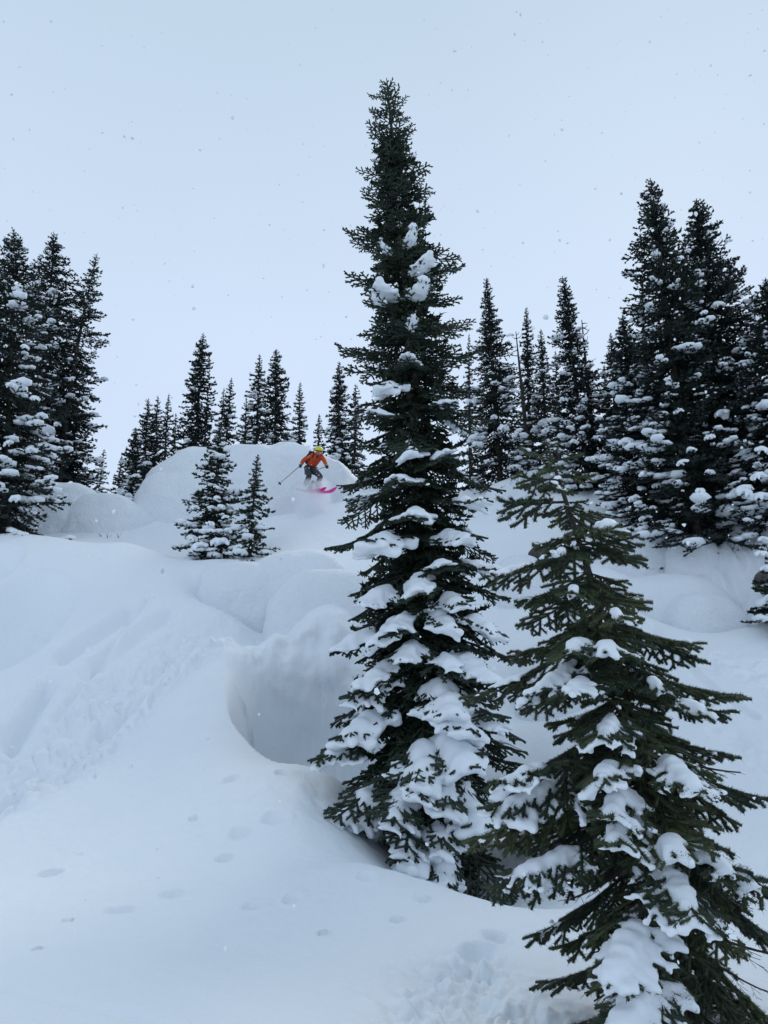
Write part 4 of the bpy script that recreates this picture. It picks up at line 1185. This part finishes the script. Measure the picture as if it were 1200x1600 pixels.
spray('powder_cloud', 'burst of powder snow around the legs and below the pink skis of the skier',
      [sp(488, 758, DS - .25, .5, .5, .26), sp(500, 762, DS - .35, .45, .5, .28), sp(478, 768, DS - .2, .5, .5, .36), sp(490, 786, DS - .35, .8, .6, .75), sp(505, 756, DS - .3, .35, .4, .25), sp(484, 812, DS - .4, .55, .45, .6)], 10.0, 1)
spray('powder_plume', 'small plume of powder snow lifting off the crest of the high pillow',
      [sp(434, 707, 25.0, .35, .3, .28), sp(447, 713, 25.0, .35, .3, .22)], 4.0, 2)

# flecks of snow in the air round the skier, and snow falling everywhere
def flecks(name, label, pts, sizes, seed):
    rs = np.random.RandomState(seed); V0, F0 = ico(1)
    n = len(pts); pick = rs.randint(0, 1, n)
    sc = sizes[:, None] * rs.uniform(.5, 1.3, (n, 3))
    V = V0[None] * sc[:, None, :] * (1 + .5 * rs.uniform(-1, 1, (n, len(V0), 1)))
    V = (V + pts[:, None, :]).reshape(-1, 3)
    F = (F0[None] + (np.arange(n) * len(V0))[:, None, None]).reshape(-1, 3)
    link(name, mesh_from(name, V, [F], [M_CLUMP]), None, kind='stuff', label=label)
rs = np.random.RandomState(4)
P = np.array([at(px, py, D) for px, py, D in zip(rs.normal(486, 24, 170), rs.normal(760, 26, 170), rs.uniform(DS - 1.2, DS + .3, 170))])
flecks('powder_flecks', 'flecks of snow flying around the skier', P, rs.uniform(.006, .017, 170), 4)
n = 1300
D = rs.uniform(1.2, 17, n) ** 1.0
P = np.stack([rs.uniform(-.75, .75, n) * D, D, EYE + rs.uniform(-.25, 1.25, n) * D], -1)
g = ground_z(P[:, 0], P[:, 1]); ok = P[:, 2] > g + .15
P, D = P[ok], D[ok]
flecks('falling_snowflakes', 'sparse snowflakes drifting down through the air', P, rs.gamma(1.8, .0021, len(P)) * np.clip(D / 4, .5, 3.2) + .001, 5)

# ---------------------------------------------------------------- bare rock and twigs
def rock_mat():
    m, nt, b = new_mat('rock'); b.inputs['Roughness'].default_value = .9
    tc = nt.nodes.new('ShaderNodeTexCoord')
    n = nt.nodes.new('ShaderNodeTexNoise'); n.inputs['Scale'].default_value = 5; n.inputs['Detail'].default_value = 8; n.inputs['Roughness'].default_value = .7
    nt.links.new(tc.outputs['Object'], n.inputs['Vector'])
    rp = nt.nodes.new('ShaderNodeValToRGB')
    rp.color_ramp.elements[0].position = .35; rp.color_ramp.elements[0].color = (.035, .032, .032, 1)
    rp.color_ramp.elements[1].position = .7; rp.color_ramp.elements[1].color = (.17, .15, .135, 1)
    nt.links.new(n.outputs['Fac'], rp.inputs[0]); nt.links.new(rp.outputs[0], b.inputs['Base Color'])
    bp = nt.nodes.new('ShaderNodeBump'); bp.inputs['Distance'].default_value = .05
    nt.links.new(n.outputs['Fac'], bp.inputs['Height']); nt.links.new(bp.outputs[0], b.inputs['Normal'])
    return m
M_ROCK = rock_mat()
def rock(label, px, py, D, rad, seed):
    p = at(px, py, D); V, F = ico(4)
    V = V * np.array(rad)
    c = 1 + .30 * fbm(V[:, 0] * 1.6 + seed, V[:, 1] * 1.6, V[:, 2] * 1.6, 3) + .12 * np.round(2.5 * perlin(V[:, 0] * 2.5, V[:, 1] * 2.5, V[:, 2] * 3 + seed))
    o = link('rock', mesh_from('rock', V * c[:, None], [F], [M_ROCK]), None, label=label, category='rock')
    o.location = p
rock('brown grey rock face bare of snow behind the top of the nearest fir', 850, 866, 18.9, (.42, .35, .26), 1)
rock('dark rock showing through the snow at the right edge under the young spruce', 1206, 908, 16.8, (.34, .3, .3), 2)

def twigs(label, px, py, D, n, h, seed, spread=.35):
    R = random.Random(seed); p = at(px, py, D); p[2] = gz(p[0], p[1]) - .04
    r = thing('bare_twigs', label, 'twigs', tuple(p))
    for i in range(n):
        a = R.uniform(0, 6.28); x0 = np.array((R.uniform(-spread, spread), R.uniform(-.1, .1), 0))
        pts = [x0]; d = np.array((math.cos(a) * .5, math.sin(a) * .3, 1.0))
        for k in range(5):
            d = d + (R.uniform(-.3, .3), R.uniform(-.3, .3), R.uniform(-.15, .1)); pts.append(pts[-1] + d / np.linalg.norm(d) * h * R.uniform(.12, .25))
        V, F, F3 = tube_path(pts, [.007, .006, .005, .004, .003, .002], 5)
        link('stem', mesh_from('stem', V, [F, F3], [M_BARK]), r)
twigs('few bare twigs sticking out of the snow below the left bank', 172, 829, 22.2, 9, .24, 1)
twigs('scattered dark twigs poking from the grooved bank at right', 1138, 922, 17.6, 10, .2, 2, .5)
twigs('bare twig tips in the grooved bank close under the big right spruces', 1112, 842, 19.0, 6, .25, 3, .25)

# dead snags in the right hand stand
def snag(label, pt, pb, D, seed):
    R = random.Random(seed); b = at(*pb, D); t = at(*pt, D); g = gz(b[0], b[1]); b[2] = min(b[2], g + 2.0) if b[2] < g else g - .1
    r = thing('dead_tree', label, 'dead tree', tuple(b)); H = np.linalg.norm(t - b)
    V, F, F3 = tube_path([(t - b) * i / 10 for i in range(11)], [.13 * (1 - i / 10) + .015 for i in range(11)], 7, .2)
    link('trunk', mesh_from('trunk', V, [F, F3], [M_BARK], smooth=True), r)
    for i in range(22):
        q = R.uniform(.35, .98); a = R.uniform(0, 6.28); l = (1.05 - q) * 1.4 * R.uniform(.4, 1) + .12
        s0 = (t - b) * q; d = np.array((math.cos(a), math.sin(a), R.uniform(-.3, .5)))
        V, F, F3 = tube_path([s0, s0 + d * l * .5, s0 + d * l + (0, 0, R.uniform(-.1, .15))], [.022, .015, .006], 5)
        link('branch', mesh_from('branch', V, [F, F3], [M_BARK]), r)
snag('bare dead trunk with stub branches leaning between the pointed spruces', (806, 518), (830, 740), 27.5, 1)
snag('thin dead snag rising just right of the tall spire spruce', (909, 500), (934, 770), 23.9, 2)
open('/tmp/tris', 'w').write('%d' % sum(len(m.loops) - 2 * len(m.polygons) for m in bpy.data.meshes if m.users))
